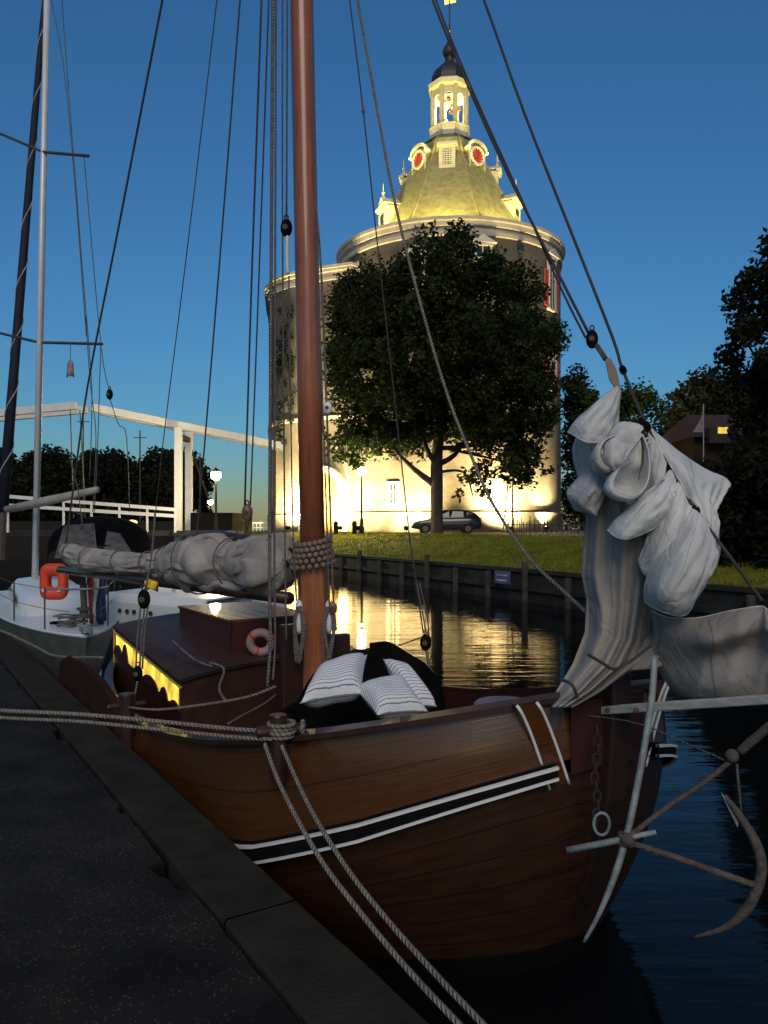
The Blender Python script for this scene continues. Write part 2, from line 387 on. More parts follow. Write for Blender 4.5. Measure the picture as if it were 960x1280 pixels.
# retaining wall with piles
wl = thing('retaining_wall', (A.x, A.y, 0), 'dark timber retaining wall edging the grassy far bank of the canal', 'wall')
M['tarwood'] = mat('tarred_timber', (.02, .018, .015), .85, var=.5, scale=2, bump=.4, bscale=12)
M['tarwood2'] = mat('weathered_pile', (.04, .036, .03), .85, var=.5, scale=3, bump=.4, bscale=12)
b_ = MB(); t = -34
while t < 34:
    wdt = .26; off = .012*h1(int(t*10), 3)
    p0 = A+T*(t+.004)+NM*(.0-off); p1 = A+T*(t+wdt-.004)+NM*(.0-off)
    b_.bar((p0.x, p0.y, -.4+WZ/2), (p1.x, p1.y, -.4+WZ/2), .08, WZ+.72)
    t += wdt
b_.build('sheet_planking', M['tarwood'], wl)
b_ = MB(); p0 = A-T*34-NM*.02; p1 = A+T*34-NM*.02
b_.bar((p0.x, p0.y, WZ), (p1.x, p1.y, WZ), .2, .12); b_.bar((p0.x-.08*NM.x, p0.y-.08*NM.y, .45), (p1.x-.08*NM.x, p1.y-.08*NM.y, .45), .08, .16)
b_.build('capping_beam', M['tarwood'], wl)
for i, t in enumerate([-30+2.1*k for k in range(29)]):
    p = A+T*t-NM*.16; tall = i % 3 == 1
    MB().lathe([(.001, -1), (.1, -1), (.105, WZ+(.26 if tall else -.12)), (.085, WZ+(.3 if tall else -.1)), (.001, WZ+(.31 if tall else -.1))], (p.x, p.y, 0), 8).build('pile', M['tarwood2'], wl)
sp_ = PZ(628, 721, .78); 
# sign on the wall
_i = A-T*0
def wallpt(px, dz, off=-.3):
    r = (px-480)/F; # ray x=r*y ; point on wall line
    # (r*y - A.x, y - A.y) . NM = 0
    y = (A.x*NM.x+A.y*NM.y+off)/(r*NM.x+NM.y); return Vector((r*y, y, dz))
s0 = wallpt(628, .74); dirw = Vector((T.x, T.y, 0)); 
sg = thing('mooring_sign', s0, 'small blue rectangular sign with two pale lines on the dark canal wall', 'sign')
MB().bar(s0-dirw*.42, s0+dirw*.42, .03, .42).build('panel', mat('blue_sign', (.09, .1, .22), .5), sg)
o_ = -Vector((NM.x, NM.y, 0))*.018
mm = MB(); mm.bar(s0-dirw*.3+o_+Vector((0, 0, -.1)), s0+dirw*.25+o_+Vector((0, 0, -.1)), .01, .05); mm.bar(s0-dirw*.3+o_+Vector((0, 0, .07)), s0+dirw*.3+o_+Vector((0, 0, .07)), .01, .03)
mm.build('lettering', mat('pale_lettering', (.5, .5, .6), .5), sg)

# ================================================================== TREES
def leafmesh(rg, pts, size, per, spread):
    vs = []; fs = []
    for c in pts:
        cr = spread*rg.uniform(.7, 1.25)
        for k in range(per):
            while 1:
                q = Vector((rg.uniform(-1, 1), rg.uniform(-1, 1), rg.uniform(-1, 1)))
                if q.length < 1: break
            p = c+q*cr*(.55+.45*q.length)
            a = Vector((rg.gauss(0, 1), rg.gauss(0, 1), rg.gauss(0, .7))).normalized(); b = a.cross(Vector((rg.gauss(0, 1), rg.gauss(0, 1), rg.gauss(0, 1)))).normalized()
            s = size*rg.uniform(.6, 1.3); n = len(vs)
            vs += [p-a*s*.5, p+b*s*.28, p+a*s*.5, p-b*s*.28]; fs.append((n, n+1, n+2, n+3))
    m = MB(); m.v = vs; m.f = fs; return m
def inpoly(x, y, poly):
    c = False; j = len(poly)-1
    for i in range(len(poly)):
        xi, yi = poly[i]; xj, yj = poly[j]
        if (yi > y) != (yj > y) and x < (xj-xi)*(y-yi)/(yj-yi)+xi: c = not c
        j = i
    return c
def crown_pts(rg, poly, Y, n, edge=.35):
    xs = [p[0] for p in poly]; ys = [p[1] for p in poly]; cx = (min(xs)+max(xs))/2; cy = (min(ys)+max(ys))/2
    rx = (max(xs)-min(xs))/2; ry = (max(ys)-min(ys))/2; out = []
    dep = min(rx, ry*1.1)/F*Y
    while len(out) < n:
        x = rg.uniform(min(xs), max(xs)); y = rg.uniform(min(ys), max(ys))
        if not inpoly(x, y, poly): continue
        q = min(1, ((x-cx)/rx)**2+((y-cy)/ry)**2); dd = dep*math.sqrt(max(.04, 1-q))
        u = rg.uniform(-1, 1); 
        p = P(x, y, Y); p.y += math.copysign(abs(u)**.7, u)*dd; out.append(p)
    return out
def tree(name, label, cat, poly, Y, base, nclump, per, leaf, spread, m, trunk_r, seed, limbs=8, group=None, trunk_top=None, barkm=None):
    rg = random.Random(seed); b = Vector(base); t = thing(name, b, label, cat, group)
    xs = [p[0] for p in poly]; ys = [p[1] for p in poly]; cx = (min(xs)+max(xs))/2; cy = (min(ys)+max(ys))/2; e_ = .5*spread*F/Y
    kx = max(.5, 1-e_/((max(xs)-min(xs))/2)); ky = max(.5, 1-e_/((max(ys)-min(ys))/2)); poly = [(cx+(x-cx)*kx, cy+(y-cy)*ky) for x, y in poly]
    pts = crown_pts(rg, poly, Y, nclump)
    leafmesh(rg, pts, leaf*.85, int(per*1.9), spread).build('crown', m, t)
    tm = MB(); top = trunk_top or Vector((b.x, b.y, b.z+.5*(max(p.z for p in pts)-b.z)))
    mid = b.lerp(top, .5)+Vector((rg.uniform(-.1, .1), 0, 0))
    path = crom([b+Vector((0, 0, -.1)), b.lerp(mid, .15), mid, top], 5)
    tm.tube(path, [trunk_r*(1.35 if i == 0 else 1)*(1-.55*i/len(path)) for i in range(len(path))], 9)
    for k in range(limbs):
        e = rg.choice(pts); s = path[int(len(path)*rg.uniform(.55, .98))]
        md = s.lerp(e, .5)+Vector((0, 0, -.12*(e-s).length*.3)); pp = crom([s, md, e], 4)
        tm.tube(pp, [trunk_r*.42*(1-.85*i/len(pp)) for i in range(len(pp))], 6)
    tm.build('trunk', barkm or M['bark'], t, smooth=True); return t
M['bark'] = mat('tree_bark', (.04, .032, .024), .95, var=.4, scale=6, bump=.8, bscale=14, stretch=(1, 1, .3))
M['leafbig'] = leaf_mat('elm_leaves', (.028, .04, .014))
M['leafdark'] = leaf_mat('dark_leaves', (.014, .019, .010))
M['leafmid'] = leaf_mat('mid_green_leaves', (.022, .036, .013))

polyA0 = [(560, 290), (580, 318), (596, 350), (625, 362), (648, 340), (668, 352), (676, 385), (695, 408), (702, 440), (696, 470), (698, 510), (688, 545), (692, 575), (665, 578), (640, 570), (612, 572), (585, 560), (560, 552), (520, 560), (480, 556), (455, 570), (428, 566), (420, 540), (412, 500), (404, 460), (410, 420), (406, 385), (420, 352), (450, 338), (480, 340), (505, 318), (540, 312)]
polyA = [(553+(x-553)*.93, 445+(y-445)*.95) for x, y in polyA0]
TY = 47.0
tb = Vector((P(546, 667, TY).x, TY, G-.02))
def bigtree():
    rg = random.Random(11)
    t = thing('leafy_tree', tb, 'tall dark broad-crowned tree standing in front of the floodlit tower beside the car', 'tree')
    pts = crown_pts(rg, polyA, TY, 470)
    leafmesh(rg, pts, .29, 165, .9).build('crown', M['leafbig'], t)
    droop = []
    for cx, cy, rx, ry, n in ((432, 572, 22, 14, 12), (590, 612, 18, 22, 12), (660, 592, 40, 12, 12), (612, 585, 25, 12, 8), (500, 562, 30, 10, 8), (415, 555, 12, 18, 7), (640, 575, 30, 14, 9)):
        for k in range(n):
            a = rg.uniform(0, 6.28); r_ = math.sqrt(rg.random()); p = P(cx+rx*r_*math.cos(a), cy+ry*r_*math.sin(a), TY); p.y += rg.uniform(-2.5, 2.5); droop.append(p)
    leafmesh(rg, droop, .32, 26, .45).build('drooping_foliage', M['leafbig'], t)
    tm = MB(); q = lambda x, y, dy=0: P(x, y, TY)+Vector((0, dy, 0))
    tm.tube(crom([tb+Vector((0, 0, -.2)), tb+Vector((0, 0, .3)), q(546, 610), q(546, 575), q(550, 530), q(556, 440), q(562, 350)], 5), [.62, .5, .42, .4, .38, .36, .36, .36, .36, .36, .36, .36, .36, .36, .35, .34, .33, .32, .31, .3, .28, .26, .24, .22, .2, .17, .14, .11, .08, .05, .04], 10)
    for a, b, c, r0 in (((544, 606), (520, 588), (497, 566), .24), ((497, 566), (470, 520), (440, 440), .16), ((546, 580), (528, 550), (505, 450), .2), ((548, 580), (575, 560), (610, 480), .2), ((552, 560), (600, 555), (650, 520), .14), ((497, 566), (465, 565), (430, 575), .09), ((548, 590), (580, 590), (592, 620), .1), ((555, 560), (615, 575), (665, 592), .1), ((556, 470), (610, 420), (660, 390), .13), ((556, 470), (500, 410), (460, 370), .13)):
        dy = rg.uniform(-2, 2)
        pp = crom([q(*a), q(*b)+Vector((0, dy*.5, 0)), q(*c)+Vector((0, dy, 0))], 5); tm.tube(pp, [r0*(1-.75*i/len(pp)) for i in range(len(pp))], 7)
    tm.build('trunk', M['bark'], t, smooth=True)
bigtree()
# young tree with stake, to the right
bs = Vector((P(641, 665, 50).x, 50, G))
yt = tree('young_tree', 'slim young staked tree in front of the bright right side of the tower', 'tree', [(620, 560), (640, 540), (668, 560), (672, 600), (650, 615), (625, 605)], 50, bs, 26, 30, .3, .55, M['leafmid'], .07, 21, 4, trunk_top=P(643, 560, 50))
MB().bar(P(629, 662, 50.4), P(636, 596, 50.2), .07, .07).build('stake', M['tarwood2'], yt)
# trees right
tree('dense_tree', 'green tree rising behind the right edge of the tower wall', 'tree', [(700, 470), (722, 452), (738, 490), (752, 530), (760, 600), (758, 660), (705, 660), (702, 560)], 70, P(728, 665, 70)*1+Vector((0, 0, -.2)), 90, 60, .5, 1.0, M['leafmid'], .3, 31)
tree('dense_tree', 'rounded tree behind the sail head, left of the dark wooded mass', 'tree', [(752, 520), (775, 485), (800, 478), (822, 500), (850, 510), (870, 560), (865, 650), (760, 650)], 75, P(800, 663, 75), 130, 60, .55, 1.3, M['leafmid'], .35, 32)
tree('dense_tree', 'dome-shaped dark tree on the skyline right of the hoisted sail', 'tree', [(838, 500), (860, 470), (885, 456), (910, 454), (935, 470), (960, 500), (965, 640), (850, 640)], 62, P(900, 664, 62), 150, 60, .5, 1.2, M['leafdark'], .4, 33)
tree('dense_tree', 'tallest near-black tree cut by the right edge of the photo', 'tree', [(918, 420), (908, 395), (925, 370), (930, 330), (948, 322), (950, 295), (975, 280), (1060, 250), (1150, 330), (1160, 640), (950, 640), (935, 560), (945, 480), (915, 450)], 33, P(1030, 690, 33), 330, 75, .34, .75, M['leafdark'], .35, 34)
# dark shrubs along the right bank
for i, (poly, Y, lab) in enumerate((
    ([(895, 560), (930, 545), (990, 550), (1000, 700), (900, 700)], 27, 'dark bush below the tiled house at the right edge'),
    ([(850, 590), (880, 575), (910, 600), (915, 700), (850, 700)], 29, 'dark rounded bush just right of the bright sail fold'),
    ([(770, 600), (820, 590), (860, 610), (862, 690), (770, 690)], 31, 'dark bush hidden behind the middle of the sail'),
    ([(885, 610), (905, 575), (950, 565), (965, 600), (970, 752), (872, 742)], 21.5, 'near-black bush at the wall edge right of the sail, above the bowsprit'),
    ([(945, 590), (990, 555), (1060, 550), (1090, 620), (1080, 772), (940, 758)], 20, 'near-black bush cut by the right photo edge beside the water'))):
    bx_ = sum(p[0] for p in poly)/len(poly)
    tree('dark_shrub', lab, 'shrub', poly, Y, P(bx_, 655+(2.5-1.5)*F/Y, Y), 90, 55, .26, .5, M['leafdark'], .12, 50+i, 4, group='shrubs on the right bank')
# trees left, beyond the bridge
for i, (poly, lab) in enumerate((
    ([(-20, 580), (5, 560), (22, 585), (20, 668), (-20, 668)], 'leftmost dark tree crown behind the bridge railing'),
    ([(20, 590), (40, 562), (72, 557), (92, 575), (96, 668), (20, 668)], 'dark rounded tree left of the yacht boom, beyond the bridge'),
    ([(92, 590), (105, 565), (140, 562), (170, 575), (178, 668), (95, 668)], 'dark tree between the two tips of the bridge beams'),
    ([(170, 580), (190, 560), (222, 558), (245, 570), (262, 590), (268, 668), (172, 668)], 'dark tree behind the white bridge post'))):
    bx_ = sum(p[0] for p in poly)/len(poly)
    tree('distant_tree', lab, 'tree', poly, 95, P(bx_, 660, 95), 130, 55, .75, 1.3, M['leafdark'], .35, 60+i, 4, group='trees beyond the bridge')

# ================================================================== TOWER
CX, CY = 5.27, 64.0
tw = thing('fortress_tower', (CX, CY, G), 'huge round brick fortress tower, floodlit yellow, with a clock roof and open belfry', 'tower')
M['brick'] = brick_mat('tower_brick', (.15, .135, .112), (.115, .104, .088), (.19, .175, .15))
M['stone'] = mat('cream_stone', (.5, .46, .36), .85, var=.15, scale=1)
M['trim'] = mat('white_stone_trim', (.66, .62, .5), .7, var=.08)
M['slate'] = mat('lead_slate', (.30, .275, .125), .6, var=.25, scale=2.5, bump=.35, bscale=9)
M['leadcap'] = mat('dark_lead', (.03, .035, .04), .5, var=.3)
M['gold'] = mat('gilded_metal', (.7, .5, .12), .3, metal=.9)
M['red'] = mat('red_dial', (.55, .06, .03), .5, var=.15)
M['darkglass'] = mat('dark_glass', (.03, .035, .04), .1, spec=.6)
RC = 9.0; RWALL = 8.72; ZC = 23.8
def tz(py, Y=CY): return H+(HZ-py)/F*Y
MB().lathe([(RWALL+.05, G-.5), (RWALL, 13), (RWALL, ZC-1.1)], (CX, CY, 0), 96, uvr=RWALL).build('wall', M['brick'], tw, smooth=True)
MB().lathe([(RWALL+.02, G-.3), (RWALL+.22, G-.3), (RWALL+.22, G+1.25), (RWALL+.3, G+1.28), (RWALL+.3, G+1.42), (RWALL+.02, G+1.5)], (CX, CY, 0), 96, uvr=RWALL).build('plinth', M['brick'], tw)
MB().lathe([(RWALL, ZC-1.25), (RWALL+.12, ZC-1.2), (RWALL+.14, ZC-.95), (RWALL+.02, ZC-.9), (RWALL+.02, ZC-.62), (RWALL+.2, ZC-.58), (RWALL+.26, ZC-.3), (RC+.08, ZC-.22), (RC+.1, ZC), (RC-.1, ZC+.03), (RC-.35, ZC), (RC-.4, ZC-.4), (6, ZC-.35)], (CX, CY, 0), 96).build('cornice', M['stone'], tw)
# gate wing
wp = [P(336, 0, 66.5), P(337, 0, 64.5), P(345, 0, 62.6), P(362, 0, 61.2), P(385, 0, 60.2), P(408, 0, 59.4), P(436, 0, 58.6)]
wp = [(p.x, p.y) for p in wp]+[(CX-3, CY), (CX-6, CY+10), (P(336, 0, 72).x, 72)]
ZW = 21.7
def offs(poly, k):
    cx = sum(p[0] for p in poly)/len(poly); cy = sum(p[1] for p in poly)/len(poly); out = []
    for x, y in poly:
        l = math.hypot(x-cx, y-cy); out.append((x+(x-cx)/l*k, y+(y-cy)/l*k))
    return out
MB().prism(wp, G-.5, ZW-.9).build('gate_wing_wall', M['brick'], tw)
cn = MB()
for k, z0, z1 in ((.12, ZW-1.05, ZW-.85), (.06, ZW-.85, ZW-.45), (.28, ZW-.45, ZW-.22), (.42, ZW-.22, ZW)): cn.prism(offs(wp, k), z0, z1-.001)
cn.build('gate_wing_cornice', M['stone'], tw)
MB().prism(offs(wp, .14), G-.3, G+1.3).build('gate_wing_plinth', M['brick'], tw)
MB().prism(offs(wp, .1), 10.3, 10.55).build('string_course', M['stone'], tw)
# roof: octagonal bell
ROT = R(-8)    # the front face looks a little left of the viewer
def face_dir(k, off=0):   # k = 0 front, + towards the right
    a = R(-90)+ROT+R(45)*k+off; return Vector((math.cos(a), math.sin(a), 0))
prof = [(7.5, 23.5), (6.1, 24.8), (5.05, 26.4), (4.1, 28.2), (3.15, 30.1), (2.45, 31.5), (2.0, 32.7)]
pp = crom([Vector((r, 0, z)) for r, z in prof], 4)
rf = MB(); rf.lathe([(p.x/math.cos(R(22.5)), p.z) for p in pp], (CX, CY, 0), 8, R(-90)+ROT+R(22.5), R(-90)+ROT+R(22.5)+2*math.pi)
rfo = rf.build('roof', M['slate'], tw)
hp = MB()
for k in range(8):
    d = face_dir(k, R(22.5)); hp.tube([Vector((CX, CY, p.z+.03))+d*(p.x/math.cos(R(22.5))+.02) for p in pp], .09, 6)
hp.build('roof_hips', M['slate'], rfo, smooth=True)
def frame_at(r, z, k, off=0):
    d = face_dir(k, off); s = Vector((-d.y, d.x, 0)); c = Vector((CX, CY, z))+d*r
    return c, d, s, Vector((0, 0, 1))
def pbox(m, fr, x, y, z, sx, sy, sz):
    """box in a facade frame: x sideways, y outward, z up (centre), sizes"""
    c, d, s, u = fr; vs = [c+s*(x+i*sx/2)+d*(y+j*sy/2)+u*(z+k*sz/2) for k in (-1, 1) for j in (-1, 1) for i in (-1, 1)]
    m.add(vs, [(0, 2, 3, 1), (4, 5, 7, 6), (0, 1, 5, 4), (2, 6, 7, 3), (0, 4, 6, 2), (1, 3, 7, 5)])
def ppoly(m, fr, pts, y0, y1):
    c, d, s, u = fr; m.extr([c+s*x+u*z+d*y0 for x, z in pts], d*(y1-y0))
# clock gables
for k in (-1, 1):
    fr = frame_at(3.15, 31.0, k)
    gm = MB(); arch = [(.84*math.cos(R(a)), .35+.6*math.sin(R(a))) for a in range(0, 181, 15)]
    ppoly(gm, fr, [(-.84, -1.5), (.84, -1.5)]+arch, -2.2, 0)
    go = gm.build('clock_gable', M['slate'], tw)
    cm_ = MB(); ar = [(.98*math.cos(R(a)), .4+.72*math.sin(R(a))) for a in range(0, 181, 15)]; ai = [(.8*math.cos(R(a)), .36+.56*math.sin(R(a))) for a in range(180, -1, -15)]
    for a0, a1, b0, b1 in zip(ar, ar[1:], ai[::-1], ai[::-1][1:]): ppoly(cm_, fr, [a0, a1, b1, b0], -.15, .16)
    pbox(cm_, fr, -.92, 0, .33, .3, .4, .16); pbox(cm_, fr, .92, 0, .33, .3, .4, .16)
    pbox(cm_, fr, -.78, .03, -.55, .12, .12, 1.7); pbox(cm_, fr, .78, .03, -.55, .12, .12, 1.7)
    cm_.build('gable_pediment', M['trim'], go)
    c, d, s, u = fr; n = 32
    cf = MB(); ppoly(cf, fr, [(.62*math.cos(2*math.pi*i/n), -.1+.62*math.sin(2*math.pi*i/n)) for i in range(n)], .03, .09)
    co = cf.build('clock_face', M['red'], tw)
    ring = MB(); ring.tube([c+s*(.66*math.cos(2*math.pi*i/n))+u*(-.1+.66*math.sin(2*math.pi*i/n))+d*.1 for i in range(n)], .1, 6, closed=True)
    ring.build('dial_ring', M['white'], co)
    for i in range(12):
        a = 2*math.pi*i/12; v1 = (.46*math.cos(a), .46*math.sin(a)-.1); v2 = (.6*math.cos(a), .6*math.sin(a)-.1)
        mk = MB(); mk.bar(c+s*v1[0]+u*v1[1]+d*.1, c+s*v2[0]+u*v2[1]+d*.1, .06, .02, up=d); mk.build('hour_mark', M['white'], co)
    hd = MB(); hd.bar(c+u*-.1+d*.12, c+u*.38+s*.06+d*.12, .06, .02, up=d); hd.bar(c+u*-.1+d*.12, c+u*-.42+s*-.12+d*.12, .09, .02, up=d)
    hd.build('clock_hands', M['gold'], co)
# louvred window at the front of the roof
fr = frame_at(3.4, 30.5, 0); lv = MB(); pbox(lv, fr, 0, -.7, 0, 1.25, 1.5, 1.7); pbox(lv, fr, 0, .02, .95, 1.55, .4, .22); pbox(lv, fr, 0, 0, .8, 1.35, .3, .1)
lo = lv.build('louvre_dormer', M['trim'], tw)
pn = MB(); pbox(pn, fr, 0, .06, -.05, .66, .05, 1.1); pn.build('louvre_window', M['darkglass'], lo)
gr = MB()
for i in range(-1, 2): pbox(gr, fr, i*.22, .1, -.05, .05, .04, 1.1)
for i in range(-3, 4): pbox(gr, fr, 0, .1, -.05+i*.16, .66, .03, .04)
gr.build('glazing_bars', M['trim'], lo)
# four finialled dormers
def dormer(r, z, ang, w, h, dp):
    a = R(-90)+ang; d = Vector((math.cos(a), math.sin(a), 0)); s = Vector((-d.y, d.x, 0)); fr = (Vector((CX, CY, z))+d*r, d, s, Vector((0, 0, 1)))
    m = MB(); pbox(m, fr, 0, -dp/2, h/2, w, dp, h); do = m.build('dormer', M['trim'], tw)
    m = MB(); pbox(m, fr, 0, .05, h+.06, w+.35, .4, .14); pbox(m, fr, 0, .03, h-.1, w+.12, .2, .1); ppoly(m, fr, [(-w/2-.15, h+.13), (w/2+.15, h+.13), (0, h+.13+w*.42)], -dp, .12); m.build('dormer_pediment', M['trim'], do)
    m = MB(); pbox(m, fr, 0, .01, h*.45, w*.5, .05, h*.6); m.build('dormer_window', M['darkglass'], do)
    c = fr[0]; zz = z+h+.13+w*.42; MB().lathe([(.16, -.1), (.12, .1), (.06, .2), (.14, .35), (.05, .5), (.03, 1.0), (.001, 1.15)], c-d*.1+Vector((0, 0, zz-c.z)), 8).build('finial', M['trim'], do)
dormer(5.7, 25.2, R(-72), 1.7, 2.0, 2.4); dormer(5.6, 25.3, R(64), 1.6, 2.0, 2.4); dormer(3.9, 29.2, R(80), 1.1, 1.2, 2.2); dormer(3.8, 29.2, R(-97), 1.1, 1.1, 2.2)
# lantern
LZ = 32.7
MB().lathe([(2.0, LZ-.1), (2.25, LZ), (2.25, LZ+.12), (1.95, LZ+.2), (1.6, LZ+.5)], (CX, CY, 0), 8, R(-90)+ROT+R(22.5), R(-90)+ROT+R(22.5)+2*math.pi).build('lantern_base', M['leadcap'], tw)
ra = 1.32
ln = MB()
for k in range(8):
    d = face_dir(k, R(22.5)); s = Vector((-d.y, d.x, 0)); c = Vector((CX, CY, 0))+d*(ra/math.cos(R(22.5)))
    ln.box(c+Vector((0, 0, LZ+2.2)), (.26, .26, 4.4), math.atan2(d.y, d.x))
    fr = frame_at(ra-.02, 0, k); hw = ra*math.tan(R(22.5)); z0 = LZ+3.55; z1 = LZ+4.4; n = 8; ri = hw*.62
    for i in range(n):
        a0 = math.pi*i/n; a1 = math.pi*(i+1)/n; x0, x1 = ri*math.cos(a0), ri*math.cos(a1)
        ppoly(ln, fr, [(x0, z0+ri*math.sin(a0)), (x0, z1), (x1, z1), (x1, z0+ri*math.sin(a1))][::-1], -.1, .02)
    for sg_ in (-1, 1): pbox(ln, fr, sg_*(ri+hw)/2, -.04, LZ+2.3, hw-ri, .12, 4.2)
lno = ln.build('lantern', M['stone'], tw)
for k in range(8):
    fr = frame_at(ra+.12, 0, k); bp_ = MB(); ppoly(bp_, fr, [(-.42, LZ+.35), (.42, LZ+.35), (.55, LZ+1.25), (-.55, LZ+1.25)], -.14, .1); pbox(bp_, fr, 0, 0, LZ+1.3, 1.2, .34, .12); bp_.build('balustrade_panel', M['trim'], lno)
MB().lathe([(1.35, LZ+4.35), (1.75, LZ+4.5), (1.8, LZ+4.85), (1.62, LZ+5.0), (1.3, LZ+5.05)], (CX, CY, 0), 8, R(-90)+ROT+R(22.5), R(-90)+ROT+R(22.5)+2*math.pi).build('lantern_cornice', M['trim'], tw)
bl = MB()
for i in range(7):
    a = i*.9; z = LZ+1.5+i*.42
    bl.lathe([(.05, .28), (.12, .24), (.15, .1), (.24, 0)], (CX+.7*math.cos(a), CY+.7*math.sin(a), z), 10)
    bl.lathe([(.05, .28), (.12, .24), (.15, .1), (.24, 0)], (CX+.8*math.cos(a+3), CY+.8*math.sin(a+3), z+.1), 10)
bl.build('carillon_bells', mat('bronze_bells', (.25, .17, .07), .35, metal=.8), tw)
dm = crom([Vector((x, 0, z)) for x, z in ((1.5, LZ+5.0), (1.48, LZ+5.5), (1.2, LZ+6.1), (.7, LZ+6.6), (.42, LZ+6.9))], 4)
dmo = MB().lathe([(p.x, p.z) for p in dm], (CX, CY, 0), 8, R(-90)+ROT+R(22.5), R(-90)+ROT+R(22.5)+2*math.pi).build('dome', M['leadcap'], tw)
sp = crom([Vector((x, 0, z)) for x, z in ((.42, LZ+6.85), (.36, LZ+7.2), (.55, LZ+7.6), (.5, LZ+8.0), (.22, LZ+8.5), (.09, LZ+9.1), (.05, LZ+11.9))], 4)
MB().lathe([(p.x, p.z) for p in sp], (CX, CY, 0), 10).build('spire', M['leadcap'], tw, smooth=True)
MB().ball((CX, CY, tz(40)), .16).build('finial_ball', M['gold'], tw, smooth=True)
MB().extr([(CX-.4, CY, tz(6)), (CX+.5, CY, tz(3)), (CX+.5, CY, tz(-8)), (CX-.05, CY, tz(-14)), (CX-.4, CY, tz(-4))], (0, .04, 0)).build('weather_vane', M['gold'], tw)
# windows on the drum
def drum_frame(px, z, r=RWALL):
    t = math.atan((px-480)/F); D = math.hypot(CX, CY); tc = math.atan2(CX, CY); al = t-tc
    h = D*math.sin(al); q = math.asin(max(-.999, min(.999, h/r)))
    a = -tc+0; base = math.atan2(-CY, -CX)    # direction centre -> camera
    ang = base+q+0*al; 
    ang = base+(q-al) if False else base+(q - al)*1.0
    d = Vector((math.cos(ang), math.sin(ang), 0)); s = Vector((-d.y, d.x, 0)); return (Vector((CX, CY, z))+d*r, d, s, Vector((0, 0, 1)))
def window(px, py0, py1, w, ped=False, shutters=False, Y=55.5, open_=M['darkglass']):
    z0, z1 = tz(py1, Y), tz(py0, Y); fr = drum_frame(px, (z0+z1)/2); h = z1-z0
    m = MB(); 
    for sg_ in (-1, 1): pbox(m, fr, sg_*w/2, .05, 0, .2, .2, h)
    pbox(m, fr, 0, .05, h/2+.08, w+.35, .28, .18); pbox(m, fr, 0, .07, -h/2-.06, w+.4, .3, .14)
    if ped:
        ppoly(m, fr, [(-w/2-.45, h/2+.2), (w/2+.45, h/2+.2), (0, h/2+.75)], -.05, .3)
    f = m.build('window_surround', M['trim'], tw)
    m = MB(); pbox(m, fr, 0, .02, 0, w-.1, .06, h); m.build('window_glass', open_, f)
    m = MB(); pbox(m, fr, 0, .09, 0, .07, .06, h); pbox(m, fr, 0, .09, h*.1, w-.15, .06, .07); m.build('glazing_bar', M['trim'], f)
    if shutters:
        m = MB()
        for sg_ in (-1, 1): m = MB(); pbox(m, fr, sg_*(w/2+.42), .06, -h*.12, .6, .08, h*.7); m.build('shutter', M['red'], f)
window(603, 308, 345, 1.1, True); window(492, 604, 628, .75, False, Y=55.4); window(689, 330, 392, 1.1, True, True, Y=60); window(690, 440, 490, 1.1, True, True, Y=60); window(447, 325, 345, .35, False, Y=58)
window(520, 318, 360, 1.1, True)
fr = drum_frame(649, 20); m = MB(); c = fr[0]+fr[1]*.12
m.tube([c+Vector((0, 0, -14)), c+Vector((0, 0, 1.9))], .07, 6); pbox(m, fr, 0, .14, 2, .4, .3, .5); m.build('drainpipe', M['leadcap'], tw)
# gate in the wing
gp = P(404, 655, 59.2); gm = MB(); gx = [(1.5*math.cos(R(a)), 2.9+1.5*math.sin(R(a))) for a in range(0, 181, 15)]
gdir = (Vector((P(436, 0, 58.6).x, 58.6, 0))-Vector((P(385, 0, 60.2).x, 60.2, 0))).normalized(); gn = Vector((gdir.y, -gdir.x, 0))
fr = (Vector((gp.x, gp.y, G)), gn, gdir, Vector((0, 0, 1)))
outr = [(2.0*math.cos(R(a)), 2.9+2.0*math.sin(R(a))) for a in range(0, 181, 15)]
for a0, a1, b0, b1 in zip(outr, outr[1:], gx, gx[1:]): ppoly(gm, fr, [a0, a1, b1, b0], -.2, .35)
for i in range(7):
    for sg_ in (-1, 1): pbox(gm, fr, sg_*1.75, .08, .22+i*.42, .5+.16*(i % 2), .5, .36)
gm.build('gate_surround', M['trim'], tw)
gm = MB(); ppoly(gm, fr, [(-1.5, 0), (1.5, 0)]+gx, .02, .14); gd = gm.build('gate_door', mat('gate_oak', (.26, .15, .06), .6), tw)
# leaf clumps added in place of the leaf shadows cast on the wing
rg = random.Random(5); shade_pts = []
for i in range(46):
    y = rg.uniform(385, 562); x = rg.choice((347, 350, 352, 356, 362, 365))+rg.uniform(-3, 3); shade_pts.append(P(x, y, interp(x, [(345, 62.3), (362, 61)])-.1))
shade_leaves = leafmesh(rg, shade_pts, .3, 22, .42).build('leaf_shadow_clumps', M['leafdark'], None); tag(shade_leaves, 'dark leaf clumps added for the leaf shadows up the left gate wing of the tower', 'plant')

